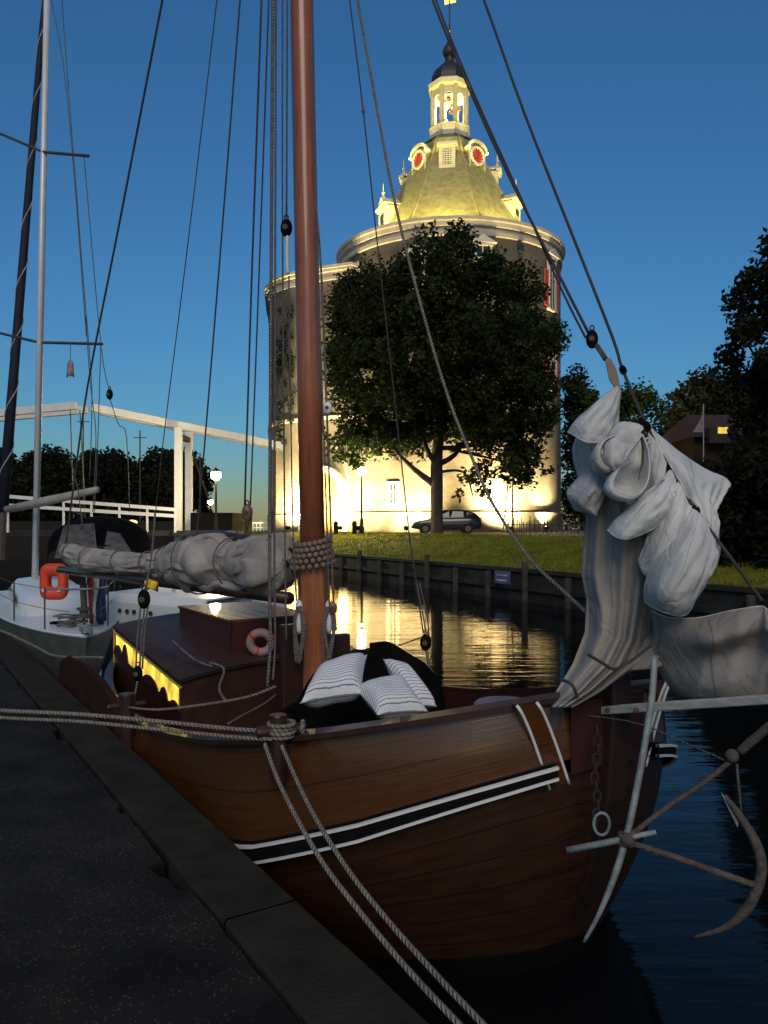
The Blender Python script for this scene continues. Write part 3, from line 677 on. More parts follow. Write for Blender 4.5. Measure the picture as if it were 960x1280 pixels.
# floodlights (real lamps at the foot of the wall and behind the cornice)
FLOOD = (1.0, .77, .36)
def spot(loc, aim, power, size=100, blend=.8, c=FLOOD, rad=.15, par=None):
    l = bpy.data.lights.new('flood', 'SPOT'); l.energy = power; l.spot_size = R(size); l.spot_blend = blend; l.color = c; l.shadow_soft_size = rad
    o = bpy.data.objects.new('flood_light', l); col.objects.link(o); o.location = loc; o.rotation_euler = (Vector(aim)-Vector(loc)).to_track_quat('-Z', 'Y').to_euler(); return o
fproto = None
def floodlight(px, Y, aim, power, size, label, c=FLOOD):
    global fproto
    b = Vector((P(px, 0, Y).x, Y, G))
    t = thing('floodlight', b, label, 'floodlight', 'floodlights at the foot of the tower')
    d = (Vector(aim)-b).normalized(); s = d.cross(Vector((0, 0, 1))).normalized(); hd_ = b+Vector((0, 0, .32))
    MB().bar(hd_-d*.1, hd_+d*.06, .36, .26).build('housing', M['black'], t, bevel=.02)
    MB().bar(hd_+d*.061, hd_+d*.066, .3, .2).build('lamp_glass', emit_mat('flood_lens', (1, .8, .45), 25), t)
    mb = MB(); mb.tube([b-Vector((0, 0, .05)), b+Vector((0, 0, .22))], .03); mb.box(b+Vector((0, 0, .02)), (.3, .3, .04)); mb.build('bracket', M['black'], t)
    spot(hd_+d*.12, aim, power, size, c=c)
def drum_at(px, z): f_ = drum_frame(px, z); return f_[0]
floodlight(508, 53.2, drum_at(505, 5), 7000, 125, 'ground floodlight aimed at the tower wall left of the tree trunk')
floodlight(448, 54.6, drum_at(446, 6), 4500, 125, 'ground floodlight at the tower wall just right of the lit lamp post')
floodlight(636, 53.2, drum_at(632, 6), 13000, 125, 'ground floodlight at the bright right side of the tower behind the stakes')
floodlight(360, 58.8, P(355, 590, 61.5), 13000, 130, 'ground floodlight under the bright left gate wing')
floodlight(425, 56.0, P(418, 590, 59.1), 9000, 130, 'ground floodlight beside the gate near the lit lamp post')
floodlight(683, 57.0, drum_at(690, 9), 7000, 120, 'ground floodlight at the right edge of the tower')
YEL = (1.0, .82, .2)
for k, (ang, r, pw) in enumerate(((-8, 8.3, 1150), (37, 8.3, 1150), (-53, 8.3, 1500), (82, 8.3, 1200), (-98, 8.3, 1400))):
    a = R(-90+ang+22*0); d = Vector((math.cos(a), math.sin(a), 0)); p = Vector((CX, CY, ZC+.1))+d*r
    spot(p, Vector((CX, CY, 30.5)), pw*1.0, 110, .6, YEL, .1)
for ang in (-30, 15, 60, -75):
    a = R(-90+ang); d = Vector((math.cos(a), math.sin(a), 0)); spot(Vector((CX, CY, LZ-2.2))+d*4.2, (CX, CY, LZ+3.6), 260, 60, .6, YEL, .08)
pl = bpy.data.lights.new('lantern_light', 'POINT'); pl.energy = 260; pl.color = (1, .8, .4); pl.shadow_soft_size = .2
po = bpy.data.objects.new('lantern_light', pl); col.objects.link(po); po.location = (CX, CY, LZ+1.2)
pl2 = pl.copy(); po2 = bpy.data.objects.new('lantern_light', pl2); col.objects.link(po2); po2.location = (CX, CY, LZ+3.4)
for ang in (-60, -35, -10, 15, 40, 65):    # cornice lights
    a = R(-90+ang); d = Vector((math.cos(a), math.sin(a), 0)); 

# ================================================================== STREET LAMPS
def lamp_post(px, Y, pyl, label, power, r=.26, base=G):
    b = Vector((P(px, 0, Y).x, Y, base)); z = P(px, pyl, Y).z; h = z-b.z
    t = thing('street_lamp', b, label, 'street lamp', 'street lamps')
    MB().lathe([(.16, 0), (.16, .35), (.11, .42), (.1, .8), (.065, .9), (.05, h-.45), (.09, h-.4), (.05, h-.33), (.11, h-.24), (.001, h-.24)], b, 10).build('post', M['black'], t, smooth=True)
    MB().lathe([(.1, -.24), (r*.9, -.1), (r, .08), (r*.8, .22), (.001, .26)], (b.x, b.y, z), 12).build('lamp_glass', emit_mat('lamp_glow', (1, .85, .5), 22), t, smooth=True)
    MB().lathe([(r*.85, .22), (r*.95, .25), (.1, .4), (.03, .5), (.001, .56)], (b.x, b.y, z), 10).build('lamp_cap', M['black'], t)
    l = bpy.data.lights.new('lamp', 'POINT'); l.energy = power; l.color = (1, .78, .42); l.shadow_soft_size = .25
    o = bpy.data.objects.new('lamp_light', l); col.objects.link(o); o.location = (b.x, b.y-.35, z+.02)
lamp_post(452, 48.5, 589, 'lit black street lamp standing on the grass between mast and tree', 900, .26)
lamp_post(270, 44.5, 595, 'lit street lamp on the bridge approach beside the dark tree', 1000, .3)
lamp_post(263, 80, 628, 'small faint lit lamp low behind the bridge approach', 20, .3, base=2.2)

# ================================================================== CAR
def car():
    Y = 47.9; L = 4.1; xc = P(557, 0, Y).x; x0 = xc-L/2; b = Vector((xc, Y, G))
    t = thing('parked_car', b, 'dark hatchback parked on the grass edge behind the big tree trunk', 'car')
    def loft(secs, name, m, par):
        mb = MB(); rows = []
        for x, zs in secs: rows.append([Vector((x0+x, Y-w_, G+z)) for w_, z in zs])
        mb.grid(rows); 
        n = len(rows[0]); mb.add(rows[0], [tuple(range(n))]); mb.add(rows[-1], [tuple(range(n))[::-1]])
        return mb.build(name, m, par, smooth=True)
    pts = [(0, .34, .5, .74), (.08, .3, .66, .8), (.5, .24, .78, .84), (1.05, .22, .86, .85), (1.5, .22, .92, .85), (2.4, .22, .94, .86), (3.3, .22, .97, .86), (3.9, .26, .98, .84), (4.05, .32, .9, .78), (4.1, .4, .8, .74)]
    secs = [(x, [(hw*.92, zb), (hw, zb+.12), (hw, zt-.1), (hw*.93, zt), (-hw*.93, zt), (-hw, zt-.1), (-hw, zb+.12), (-hw*.92, zb)]) for x, zb, zt, hw in pts]
    paint = mat('dark_car_paint', (.015, .016, .02), .25, var=.1, coat=.6)
    body = loft(secs, 'body', paint, t)
    gh = [(1.05, .86, .88, .8), (1.6, .9, 1.3, .66), (1.95, .92, 1.42, .62), (2.7, .93, 1.45, .62), (3.35, .95, 1.4, .62), (3.75, .97, 1.22, .66), (4.0, .96, 1.0, .74)]
    secs = [(x, [(.8, zb), (hw, zt-.03), (hw*.85, zt), (-hw*.85, zt), (-hw, zt-.03), (-.8, zb)]) for x, zb, zt, hw in gh]
    loft(secs, 'cabin', paint, t)
    for sx in ((1.42, 2.2), (2.3, 3.05), (3.15, 3.6)):
        mb = MB(); y_ = Y-.735
        za = lambda x: interp(x, [(gh_[0], gh_[2]) for gh_ in gh])
        a, c = sx; mb.add([(x0+a, Y-.79, G+.98), (x0+c, Y-.79, G+1.0), (x0+c, Y-.69, G+za(c)-.1), (x0+a+.12, Y-.69, G+za(a+.12)-.1)], [(0, 1, 2, 3)]); mb.build('side_window', M['darkglass'], t, thick=.01)
    for x in (.78, 3.32):
        for s_ in (-1, 1):
            c = Vector((x0+x, Y+s_*.78, G+.31)); n = 20
            mb = MB(); mb.tube([c+Vector((0, -.1, 0)), c+Vector((0, .1, 0))], .31, n); wh = mb.build('wheel', mat('tyre_rubber', (.01, .01, .01), .9), t)
            MB().tube([c+Vector((0, s_*.1, 0)), c+Vector((0, s_*.115, 0))], .17, 16).build('rim', mat('grey_wheel_rim', (.1, .1, .1), .5), wh)
    MB().box((x0+.07, Y-.6, G+.6), (.1, .32, .16)).build('headlight', mat('headlight_glass', (.3, .3, .32), .15), t, bevel=.03)
    MB().box((x0+4.05, Y-.66, G+.82), (.12, .2, .3)).build('tail_light', mat('tail_light', (.3, .03, .02), .3), t, bevel=.03)
    MB().box((x0+1.5, Y-.92, G+.98), (.1, .16, .14)).build('wing_mirror', paint, t, bevel=.03)
car()
# stakes / low fence at the right of the tower
fn = thing('paling_fence', P(690, 0, 49.5)*1 - Vector((0, 0, P(690, 0, 49.5).z-G)), 'low uneven paling fence of thin stakes right of the parked car', 'fence')
rg = random.Random(9); m = MB()
for i in range(34):
    px = 634+i*3.0+rg.uniform(-.7, .7); p = P(px, 0, 49.5+rg.uniform(-.25, .25)); h = rg.uniform(.55, 1.15)
    m.bar((p.x, p.y, G-.05), (p.x+rg.uniform(-.06, .06), p.y, G+h), .045, .045)
m.build('stakes', M['tarwood2'], fn); m = MB(); a = P(634, 0, 49.5); c = P(733, 0, 49.5); m.bar((a.x, 49.5, G+.55), (c.x, 49.5, G+.5), .03, .05); m.build('rail', M['tarwood2'], fn)
for px, lab in ((455, 'low dark bollard at the foot of the lit lamp'), (432, 'short dark bollard in front of the bright gate')):
    b = Vector((P(px-12, 0, 50).x, 50, G)); tag(MB().lathe([(.14, -.05), (.14, .5), (.17, .55), (.12, .75), (.001, .78)], b, 10).build('bollard', M['black'], None, smooth=True, loc=b), lab, 'bollard', 'bollards by the gate')

# house at the right
hb = P(925, 0, 45); hb.z = 1.8
hs = thing('tiled_house', hb, 'dim brick house with a steep tiled roof among the trees at the right edge', 'house')
z0, z1, zr = 1.7, P(0, 545, 45).z, P(0, 508, 45).z; xa, xb = P(868, 0, 45).x, P(1050, 0, 45).x
m = MB(); m.prism([(xa, 45), (xb, 45), (xb, 52), (xa, 52)], z0, z1); m.build('wall', brick_mat('house_brick', (.05, .028, .02), (.04, .022, .016), (.05, .045, .04)), hs)
m = MB(); m.grid([[Vector((xa-.3, 44.6, z1-.1)), Vector((xb, 44.6, z1-.1))], [Vector((xa+.9, 48.5, zr)), Vector((xb, 48.5, zr))], [Vector((xa-.3, 52.4, z1-.1)), Vector((xb, 52.4, z1-.1))]]); m.add([(xa-.3, 44.6, z1-.1), (xa+.9, 48.5, zr), (xa-.3, 52.4, z1-.1)], [(0, 1, 2)])
m.build('roof', mat('clay_tiles', (.045, .022, .016), .85, bump=.5, bscale=9), hs)
p = P(903, 537, 44.5); m = MB(); m.box(p+Vector((0, .4, -.3)), (1.5, .9, .9)); dmr = m.build('dormer', M['tarwood2'], hs)
MB().box(p+Vector((0, -.06, -.05)), (.55, .05, .36)).build('lit_window', emit_mat('warm_window', (.9, .6, .08), .35), dmr)
m = MB(); m.box(p+Vector((1.6, -.02, .02)), (3.0, .12, .12)); m.build('gutter', mat('pale_gutter', (.25, .25, .25), .6), hs)
p = P(877, 540, 40); fl = thing('pennant', Vector((p.x, p.y, 1.9)), 'small red and white flag hanging from a thin pole before the dark trees', 'flag')
MB().tube([(p.x+.1, 40, 1.8), (p.x+.1, 40, P(0, 505, 40).z)], .025).build('flag_pole', M['white'], fl)
m = MB(); m.grid([[Vector((p.x+.08-w_*.5*k/6*(.35+.65*k/6), 40+.05*math.sin(k+j), P(0, 509, 40).z-1.25*k/6)) for j, w_ in enumerate((0, .5, 1))] for k in range(7)]); m.build('flag_cloth', mat('pennant_cloth', (.8, .74, .66), .8, c2=(.62, .3, .25), scale=3), fl)

# ================================================================== DRAWBRIDGE
BY = 48.0
br = thing('drawbridge', Vector((P(222, 0, BY).x, BY, 1.2)), 'white timber double drawbridge with two raised balance beams meeting over the canal', 'bridge')
M['bridgewhite'] = mat('bridge_white_paint', (.72, .73, .7), .5, var=.08, scale=2)
m = MB()
for dy in (0, 1.6): m.bar(P(113, 509, BY-1.5)+Vector((0, dy, 0)), P(350, 557, 52.5)+Vector((0, dy, 0)), .3, .46)
m.build('balance_beam', M['bridgewhite'], br, bevel=.03)
m = MB()
for dy in (0, 1.6): m.bar(P(96, 507, BY-1.5)+Vector((0, dy, 0)), P(-110, 527, BY)+Vector((0, dy, 0)), .3, .44)
m.build('balance_beam', M['bridgewhite'], br, bevel=.03)
for dy in (0, 2.6):
    a = P(223, 534, BY)+Vector((0, dy, 0)); MB().bar((a.x, a.y, 1.0), (a.x, a.y, a.z), .42, .42).build('portal_post', M['bridgewhite'], br, bevel=.03)
a = P(223, 545, BY); m = MB(); m.bar((a.x, a.y, a.z), (a.x, a.y+2.6, a.z), .3, .3)
m.bar((a.x+.05, a.y+2.6, a.z-.3), P(262, 628, BY+2.6), .1, .1); m.build('crosspiece', M['tarwood'], br)
m = MB()
for x0_, x1_, yt, yb in ((100, 107, 512, 648), (88, 92, 512, 648)): m.tube([P(x0_, yt, BY-1.5), P(x1_, yb, BY-1)], .035, 5)
m.build('hanger_rod', M['wire'], br)
dk = MB(); a = P(-60, 650, BY-.6); c = P(300, 650, BY); dk.bar((a.x, BY+.8, 1.95), (c.x, BY+1.2, 1.95), 4, .3); dk.build('deck', M['tarwood'], br)
rl = MB()
for y0, y1 in ((620, 637), (632, 645)): rl.bar(P(-60, y0-5, BY-1.2), P(219, y1, BY-1.2), .1, .2)
for k in range(9):
    t_ = k/8; p = P(lerp(-60, 219, t_), lerp(615, 637, t_), BY-1.2); rl.bar((p.x, p.y, 2.0), (p.x, p.y, p.z), .1, .12)
rl.build('railing', M['bridgewhite'], br)
ab = MB(); a = P(240, 640, 49); c = P(292, 640, 49); ab.prism([(a.x, 48.6), (c.x, 48.6), (c.x, 56), (a.x, 56)], -1, P(0, 641, 49).z); ab.build('abutment', M['black'], br)
m = MB()
for i in range(14):
    p = P(284+i*4.6, 0, 66); m.bar((p.x, 66, 1.9), (p.x, 66, 2.55), .08, .08)
a, c = P(282, 0, 66), P(346, 0, 66); m.bar((a.x, 66, 2.6), (c.x, 66, 2.6), .12, .14); m.bar((a.x, 66, 2.2), (c.x, 66, 2.2), .06, .08)
tag(m.build('white_railing', M['bridgewhite']), 'low white railing between the bridge approach and the tower wing', 'railing')
for px, y0, lab in ((175, 538, 'thin bare mast standing above the trees between the beam tips and the bridge post'), (104, 518, 'thin bare mast behind the gap between the two bridge beams'), (250, 566, 'short thin mast right of the white bridge post')):
    b = P(px, 0, 88); b.z = 1.9; dm_ = thing('distant_mast', b, lab, 'mast', 'masts beyond the bridge')
    MB().tube([b, Vector((b.x, b.y, P(px, y0, 88).z))], [.12, .07], 6).build('pole', M['tarwood2'], dm_); z_ = P(px, y0+9, 88).z
    MB().tube([Vector((b.x-.7, 88, z_)), Vector((b.x+.7, 88, z_))], .05, 5).build('crosstree', M['tarwood2'], dm_)
# far quay, low dark shore under the bridge
sh = MB(); sh.prism([(-60, 56), (P(262, 0, 56).x, 56), (P(262, 0, 90).x, 120), (-80, 120)], -1, 1.75); sh.prism([(-140, 74), (P(264, 0, 74).x, 74), (P(264, 0, 140).x, 140), (-240, 140)], -1, 2.75); tag(sh.build('far_shore', mat('dark_shore_ground', (.012, .012, .010), .95)), kind='structure')
p = P(165, 653, 40); lb = thing('masthead_lantern', P(165, 653, 40), 'blurred amber lamp glowing on the dark stern beyond the yacht canopy', 'lamp')
MB().ball(p, .14, 10, (2.0, 1, .9)).build('lamp_glass', emit_mat('amber_glow', (1, .55, .15), 1.6), lb, smooth=True); MB().tube([p+Vector((0, 0, -2.4)), p+Vector((0, 0, -.12))], .03).build('lamp_stem', M['black'], lb)

# ================================================================== WOODEN SAILING BOAT
N0, D0 = 3.25, 2.93           # centre line, stem
BL = 2.2; BB = 1.5; LOA = 7.3
def sheer(s):
    d = D0+s
    return .79+.81*max(0, (7.6-d)/4.67)**1.8+(.22*max(0, (d-7.6)/2.6)**2)
def halfb(s, o=0):
    B_ = BB-o; s2 = s-o*.9
    if s2 <= 0: return 0
    v = B_*math.sqrt(max(0, 1-max(0, 1-s2/BL)**2.4))
    if s > 3.4: v *= math.sqrt(max(.02, 1-((s-3.4)/4.05)**2.6))
    return v
def s_of_v(v, o=0): return BL*(1-(1-(v/(BB-o))**2)**(1/2.4))+o*.9
SS = [LOA*(i/46)**2 for i in range(47)]
LOOP = [(s, -1) for s in SS[::-1]]+[(s, 1) for s in SS[1:]]
def side_pt(s, sg, o, z):
    return W(N0+sg*halfb(max(s, o*.9+.0001) if s < .5 else s, o) if s > o*.9 else N0, D0+max(s, o*.9), z)
def loop_row(o, zf): return [side_pt(s+(o*.9 if s < BL else o*.9*max(0, 1-(s-BL)/2)), sg, o, zf(s)) for s, sg in LOOP]
wo = lambda s: interp(s, [(0, .29), (.15, .33), (.68, .45), (1.44, .57), (4, .56), (8, .5)])
ww = lambda s: interp(s, [(0, .07), (.7, .1), (2, .12), (8, .12)])
bt = thing('wooden_sailing_boat', W(N0, 6.4, 0), 'varnished wooden flat-bottomed sailing boat with orange-brown mast moored along the quay', 'sailing boat')
m = MB(); m.grid([loop_row(.045*(1-t_)-.012*math.sin(t_*3.1), lambda s, t_=t_: sheer(s)-wo(s)*t_) for t_ in [i/8 for i in range(9)]], 15, 1)
m.build('bulwark', M['varnish'], bt, smooth=True)
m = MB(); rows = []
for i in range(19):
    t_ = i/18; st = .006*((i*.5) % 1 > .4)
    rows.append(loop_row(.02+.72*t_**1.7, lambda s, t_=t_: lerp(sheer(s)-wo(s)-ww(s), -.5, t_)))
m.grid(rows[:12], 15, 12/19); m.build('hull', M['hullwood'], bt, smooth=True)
m = MB(); m.grid(rows[11:], 15, 7/19); m.build('shaded_bottom', M['black'], bt, smooth=True)  # lower hull in black: the shade low on the side, put into the colour
# rubbing wale with its two white lines
CUT = 4
def strip(name, mt, prof, par=bt, smooth=False, closed=True, cut=True):
    rows = [loop_row(o, lambda s, f=f: f(s)) for o, f in prof]
    if closed: rows.append(rows[0])
    m = MB(); mid_ = len(LOOP)//2
    if cut: m.grid([q[:mid_-CUT+1] for q in rows], 15, .2); m.grid([q[mid_+CUT:] for q in rows], 15, .2)
    else: m.grid(rows, 15, .2)
    return m.build(name, mt, par, smooth)
zt = lambda s: sheer(s)-wo(s)
wal = strip('rubbing_wale', M['black'], [(.0, zt), (-.05, lambda s: zt(s)-.004), (-.055, lambda s: zt(s)-ww(s)*.5), (-.05, lambda s: zt(s)-ww(s)+.004), (.02, lambda s: zt(s)-ww(s))])
for nm, k0 in (('white_line', 0), ('white_line', 1)):
    f0 = (lambda s: zt(s)-.002) if k0 == 0 else (lambda s: zt(s)-ww(s)+.016)
    f1 = (lambda s: zt(s)-.016) if k0 == 0 else (lambda s: zt(s)-ww(s)+.002)
    strip(nm, M['white'], [(-.04, f0), (-.062, f0), (-.062, f1), (-.04, f1)], wal)
strip('rail_cap', M['darkwood'], [(-.005, lambda s: sheer(s)), (-.005, lambda s: sheer(s)+.03), (.105, lambda s: sheer(s)+.03), (.105, lambda s: sheer(s))], cut=False)
m = MB(); mid_ = len(LOOP)//2; m.grid([loop_row(-.012, lambda s, t_=t_: sheer(s)-.005-(wo(s)+ww(s))*t_)[mid_-3:mid_+4] for t_ in (0, .25, .5, .75, 1)]); m.build('bow_cheek', M['maroon'], bt, smooth=True)
deckz = lambda s: sheer(s)-.36+.05*max(0, 1-s)
m = MB(); m.grid([loop_row(.1, lambda s: sheer(s)+.002), loop_row(.1, deckz)]); m.build('inner_bulwark', M['maroon'], bt, smooth=True)
# deck
m = MB(); rows = []
for s in [.1+i*.2 for i in range(36)]:
    hb = halfb(s+.09, .1); rows.append([W(N0+hb*x, D0+s+.0, deckz(s)+.03*(1-x*x)) for x in [-1+2*k/12 for k in range(13)]])
m.grid(rows, 7, 3); M['deck'] = plank_mat('deck_planking', (.17, .06, .03), (.1, .035, .018), 14, .45, .2)
m.build('deck', M['deck'], bt, smooth=True)
# transom
m = MB(); hb = halfb(LOA); m.add([W(N0-hb, D0+LOA, -.4), W(N0+hb, D0+LOA, -.4), W(N0+hb, D0+LOA, sheer(LOA)), W(N0-hb, D0+LOA, sheer(LOA))], [(0, 1, 2, 3)]); m.build('transom', M['hullwood'], bt)
# stem
m = MB(); ps = [(-.07, 1.72), (-.085, 1.55), (-.06, 1.25), (-.04, 1.05), (.03, .8), (.14, .5), (.32, .15), (.6, -.3)]
pb = [(.12, 1.74), (.14, 1.5), (.2, 1.0), (.3, .8), (.45, .5), (.6, .15), (.9, -.3)]
poly = [W(N0-.075, D0+s, z) for s, z in ps+pb[::-1]]; m.extr(poly, W(.15, 0, 0)); m.build('stem', mat('dark_stem_timber', (.022, .009, .006), .6), bt, bevel=.015)
m = MB(); m.ball(W(N0, D0+.02, 1.74), .1, 10, (1, 1, .55)); m.build('stem_cap', M['varnish'], bt, smooth=True)
# bow bands (planks with white edge lines either side of the stem)
def hull_v(v, sg, o, z): return W(N0+sg*v, D0+s_of_v(v)+o, z)
def bowband(sg):
    rows = []; K = 12
    def pt(v, t_, out):
        s = s_of_v(v); z = lerp(sheer(s)+.035, sheer(s)-wo(s)-ww(s)-.02, t_); shift = .05*t_
        vv = v-.21*t_**.8; lean = 0
        # outward normal in plan
        e = .01; dv = 2*e; dsv = s_of_v(vv+e)-s_of_v(vv-e); nrm = Vector((dsv, -dv)).normalized()   # (n, d) outward
        return W(N0+sg*(vv-lean+nrm.x*out*1), D0+s+nrm.y*out, z)
    m = MB(); m.grid([[pt(v, i/K, .05) for v in (.46, .49, .53, .57)] for i in range(K+1)], .2, 1)
    m.grid([[pt(.57, i/K, o_) for o_ in (.05, -.03)] for i in range(K+1)]); m.grid([[pt(.46, i/K, o_) for o_ in (-.03, .05)] for i in range(K+1)])
    b = m.build('bow_band', M['varnish'], bt, smooth=True)
    for v in (.47, .56):
        m = MB(); m.tube([pt(v, i/K, .054) for i in range(K+1)], .0085, 6); m.build('white_edge', M['white'], b, smooth=True)
bowband(-1); bowband(1)
# hawse chain and ring
m = MB()
def link(m, c, ax, r=.03, t_=.007):
    c = Vector(c); u = Vector((0, 0, 1)); s = Vector(ax).normalized()
    m.tube([c+s*r*.6*math.cos(a)+u*r*math.sin(a) for a in [2*math.pi*k/10 for k in range(10)]], t_, 5, closed=True)
c0 = P(745, 915, 4.02)
for k in range(11):
    p = P(745+2*math.sin(k), 915+k*11.5, 4.02-.012*k); link(m, p, (1, 0, 0) if k % 2 else (0, 1, 0))
m.build('bobstay_chain', mat('dark_chain_iron', (.03, .025, .02), .9), bt)
m = MB(); m.tube([P(752+10*math.cos(a), 1030+14*math.sin(a), 3.86) for a in [2*math.pi*k/14 for k in range(14)]], .008, 6, closed=True); m.build('shackle_ring', M['galv'], bt, smooth=True)

# mast
mb0 = P(393, 800, 7.13); mtop = mb0+(P(377, 0, 7.22)-mb0)*2.3; mb_ = mb0+(mb0-P(377, 0, 7.22))*.16
mast_at = lambda t_: mb_.lerp(mtop, t_)
def mast_z(z): return mb_.lerp(mtop, (z-mb_.z)/(mtop.z-mb_.z))
m = MB(); m.tube([mast_z(2.0), mast_z(4), mast_z(7), mast_z(11), mtop], [.112, .11, .106, .1, .07], 20); m.build('mast', M['mastwood'], bt, smooth=True)
m = MB(); m.tube([mb_, mast_z(1.2), mast_z(2.1), mast_z(2.16)], [.16, .155, .135, .112], 8); m.build('mast_heel', M['mastwood'], bt)
for sx in (-1, 1):
    a = mast_z(1.0)+W(sx*.235, 0, 0); m = MB(); m.bar(a+Vector((0, 0, -.35)), a+Vector((0, 0, .62 if sx < 0 else .5)), .1, .2, up=(NX, NY, 0)); m.build('tabernacle_cheek', M['darkwood'], bt, bevel=.015)
m = MB(); rg = random.Random(2)
for j in range(5):
    for k in range(19):
        a = 2*math.pi*k/19+j*.17; c = mast_z(2.34-j*.05+.03*math.sin(a+1)); m.ball(c+Vector((math.cos(a), math.sin(a), 0))*(.145+.01*j), .028, 8)
m.build('parrel_beads', mat('pale_parrel_beads', (.22, .17, .13), .6), bt, smooth=True)
for px, py, Y in ((374, 772, 6.85), (411, 772, 6.95)):
    c = P(px, py, Y); m = MB(); m.tube([c+Vector((0, 0, -.14)), c+Vector((0, 0, -.1)), c+Vector((0, 0, .12)), c+Vector((0, 0, .15))], [.015, .03, .03, .012], 8); m.build('belaying_pin', M['white'], bt, smooth=True)
    m = MB(); rg = random.Random(px)
    for k in range(5):
        m.rope([c+Vector((rg.uniform(-.03, .03), -.03, .1)), c+Vector((rg.uniform(-.06, -.02), -.05, -.05)), c+Vector((rg.uniform(-.03, .03), -.05, -.3-rg.random()*.1)), c+Vector((rg.uniform(.02, .06), -.05, -.05)), c+Vector((0, -.03, .1))], .009, 5)
    m.build('rope_coil', M['greyrope'], bt, smooth=True)

# cabin
def ctop(d): return 1.10+(d-6.9)*.09
cab = MB(); ca, cb, na, nb = 6.95, 9.35, 2.22, 4.25
for (n_, sg) in ((na, 0), (nb, 1)):
    cab.add([W(n_, ca, .35), W(n_, cb, .35), W(n_, cb, ctop(cb)), W(n_, ca, ctop(ca))], [(0, 1, 2, 3)])
_tp = [W(n_, ca, ctop(ca)+.1*(1-((n_-3.235)/1.015)**2)) for n_ in [nb-(nb-na)*k/10 for k in range(11)]]
cab.add([W(na, ca, .35), W(nb, ca, .35)]+_tp, [tuple(range(13))])
cabo = cab.build('cabin', M['darkwood'], bt)
m = MB(); m.grid([[W(n_, d, ctop(d)+.1*(1-((n_-3.235)/1.015)**2)+.012) for n_ in [na-.03+(nb-na+.06)*k/10 for k in range(11)]] for d in (ca-.03, 7.5, 8.2, 9, cb)], 2.4, 1)
m.build('cabin_roof', plank_mat('cabin_roof_planks', (.06, .026, .017), (.035, .015, .011), 12, .6, .1), cabo, thick=.03)
m = MB()
for z_ in (.005, -.05): m.tube([W(na-.012, d, ctop(d)+z_) for d in (ca-.02, 8, cb)], .013, 6)
m.tube([W(na-.012, cb, .5), W(na-.012, cb, ctop(cb))], .014, 6); m.build('cabin_moulding', mat('gilt_moulding', (.5, .3, .07), .35), cabo)
m = MB(); m.grid([[W(na-.004, d, ctop(d)-.07) for d in (ca+.06, 7.8, 8.6, cb-.05)], [W(na-.004, d, ctop(d)-.27) for d in (ca+.06, 7.8, 8.6, cb-.05)]], 2.3, 1)
def litwin():
    mt = mat('lit_cabin_window', (.4, .3, .05), .3, emit=(1, .68, .08), es=.55); t, b, N, L = nodes(mt)
    tc = N('ShaderNodeTexCoord'); n = N('ShaderNodeTexNoise'); n.inputs['Scale'].default_value = 5; L(tc.outputs['Object'], n.inputs[0])
    L(math_(t, 'MULTIPLY', math_(t, 'POWER', n.outputs[0], 2), 2.0), b.inputs['Emission Strength']); return mt
lw = m.build('cabin_window', litwin(), cabo)
for d0, wd_, hh in ((7.1, .16, .06), (7.42, .13, .09), (7.9, .3, .08), (8.35, .15, .06), (8.85, .14, .16), (9.15, .2, .1)):
    m = MB(); pts = [W(na-.012, d0-wd_+2*wd_*k/12, ctop(d0)-.28+hh*1.2*math.sin(math.pi*k/12)**.7) for k in range(13)]; m.extr(pts, W(-.012, 0, 0)); m.build('window_curtain', M['maroon'], lw)
# sliding hatch with slats
ht = MB(); ht.add([W(n_, d, z) for z in (1.2, 1.56) for d in (7.25, 8.85) for n_ in (2.8, 3.7)], [(0, 1, 3, 2), (4, 5, 7, 6), (0, 1, 5, 4), (2, 3, 7, 6), (0, 2, 6, 4), (1, 3, 7, 5)])
hto = ht.build('hatch', M['maroon'], cabo, bevel=.02)
m = MB()
for k in range(15): m.bar(W(2.78, 7.3+k*.107, 1.572), W(3.72, 7.3+k*.107, 1.572), .06, .02)
m.build('hatch_slats', M['midwood'], hto)
# leeboard on the quay side
m = MB(); pts = [W(1.66, d, z) for d, z in ((7.0, .3), (6.95, .8), (7.15, .98), (7.6, 1.06), (8.3, 1.1), (9.1, 1.08), (9.6, .95), (9.75, .6), (9.7, .3))]; m.extr(pts, W(.06, 0, 0))
m.build('leeboard', mat('matt_brown_leeboard', (.035, .014, .01), .95, spec=.1), bt, bevel=.015)
c = W(1.72, 6.85, .95); m = MB(); m.tube([c+Vector((0, 0, -.35)), c+Vector((0, 0, .12))], .07, 8); m.tube([c+W(-.16, 0, .02), c+W(.16, 0, .02)], .025, 6); m.build('timberhead', M['darkwood'], bt, bevel=.01)
# lilac disc: the sky's dim reflection on the deck, put into its colour
c = PZ(630, 886, 1.34); m = MB(); m.lathe([(.001, .05), (.17, .045), (.19, .03), (.19, -.14), (.001, -.14)], c, 24); m.build('sky_sheen_disc', mat('lilac_sky_sheen', (.13, .13, .2), .75), bt, smooth=True)
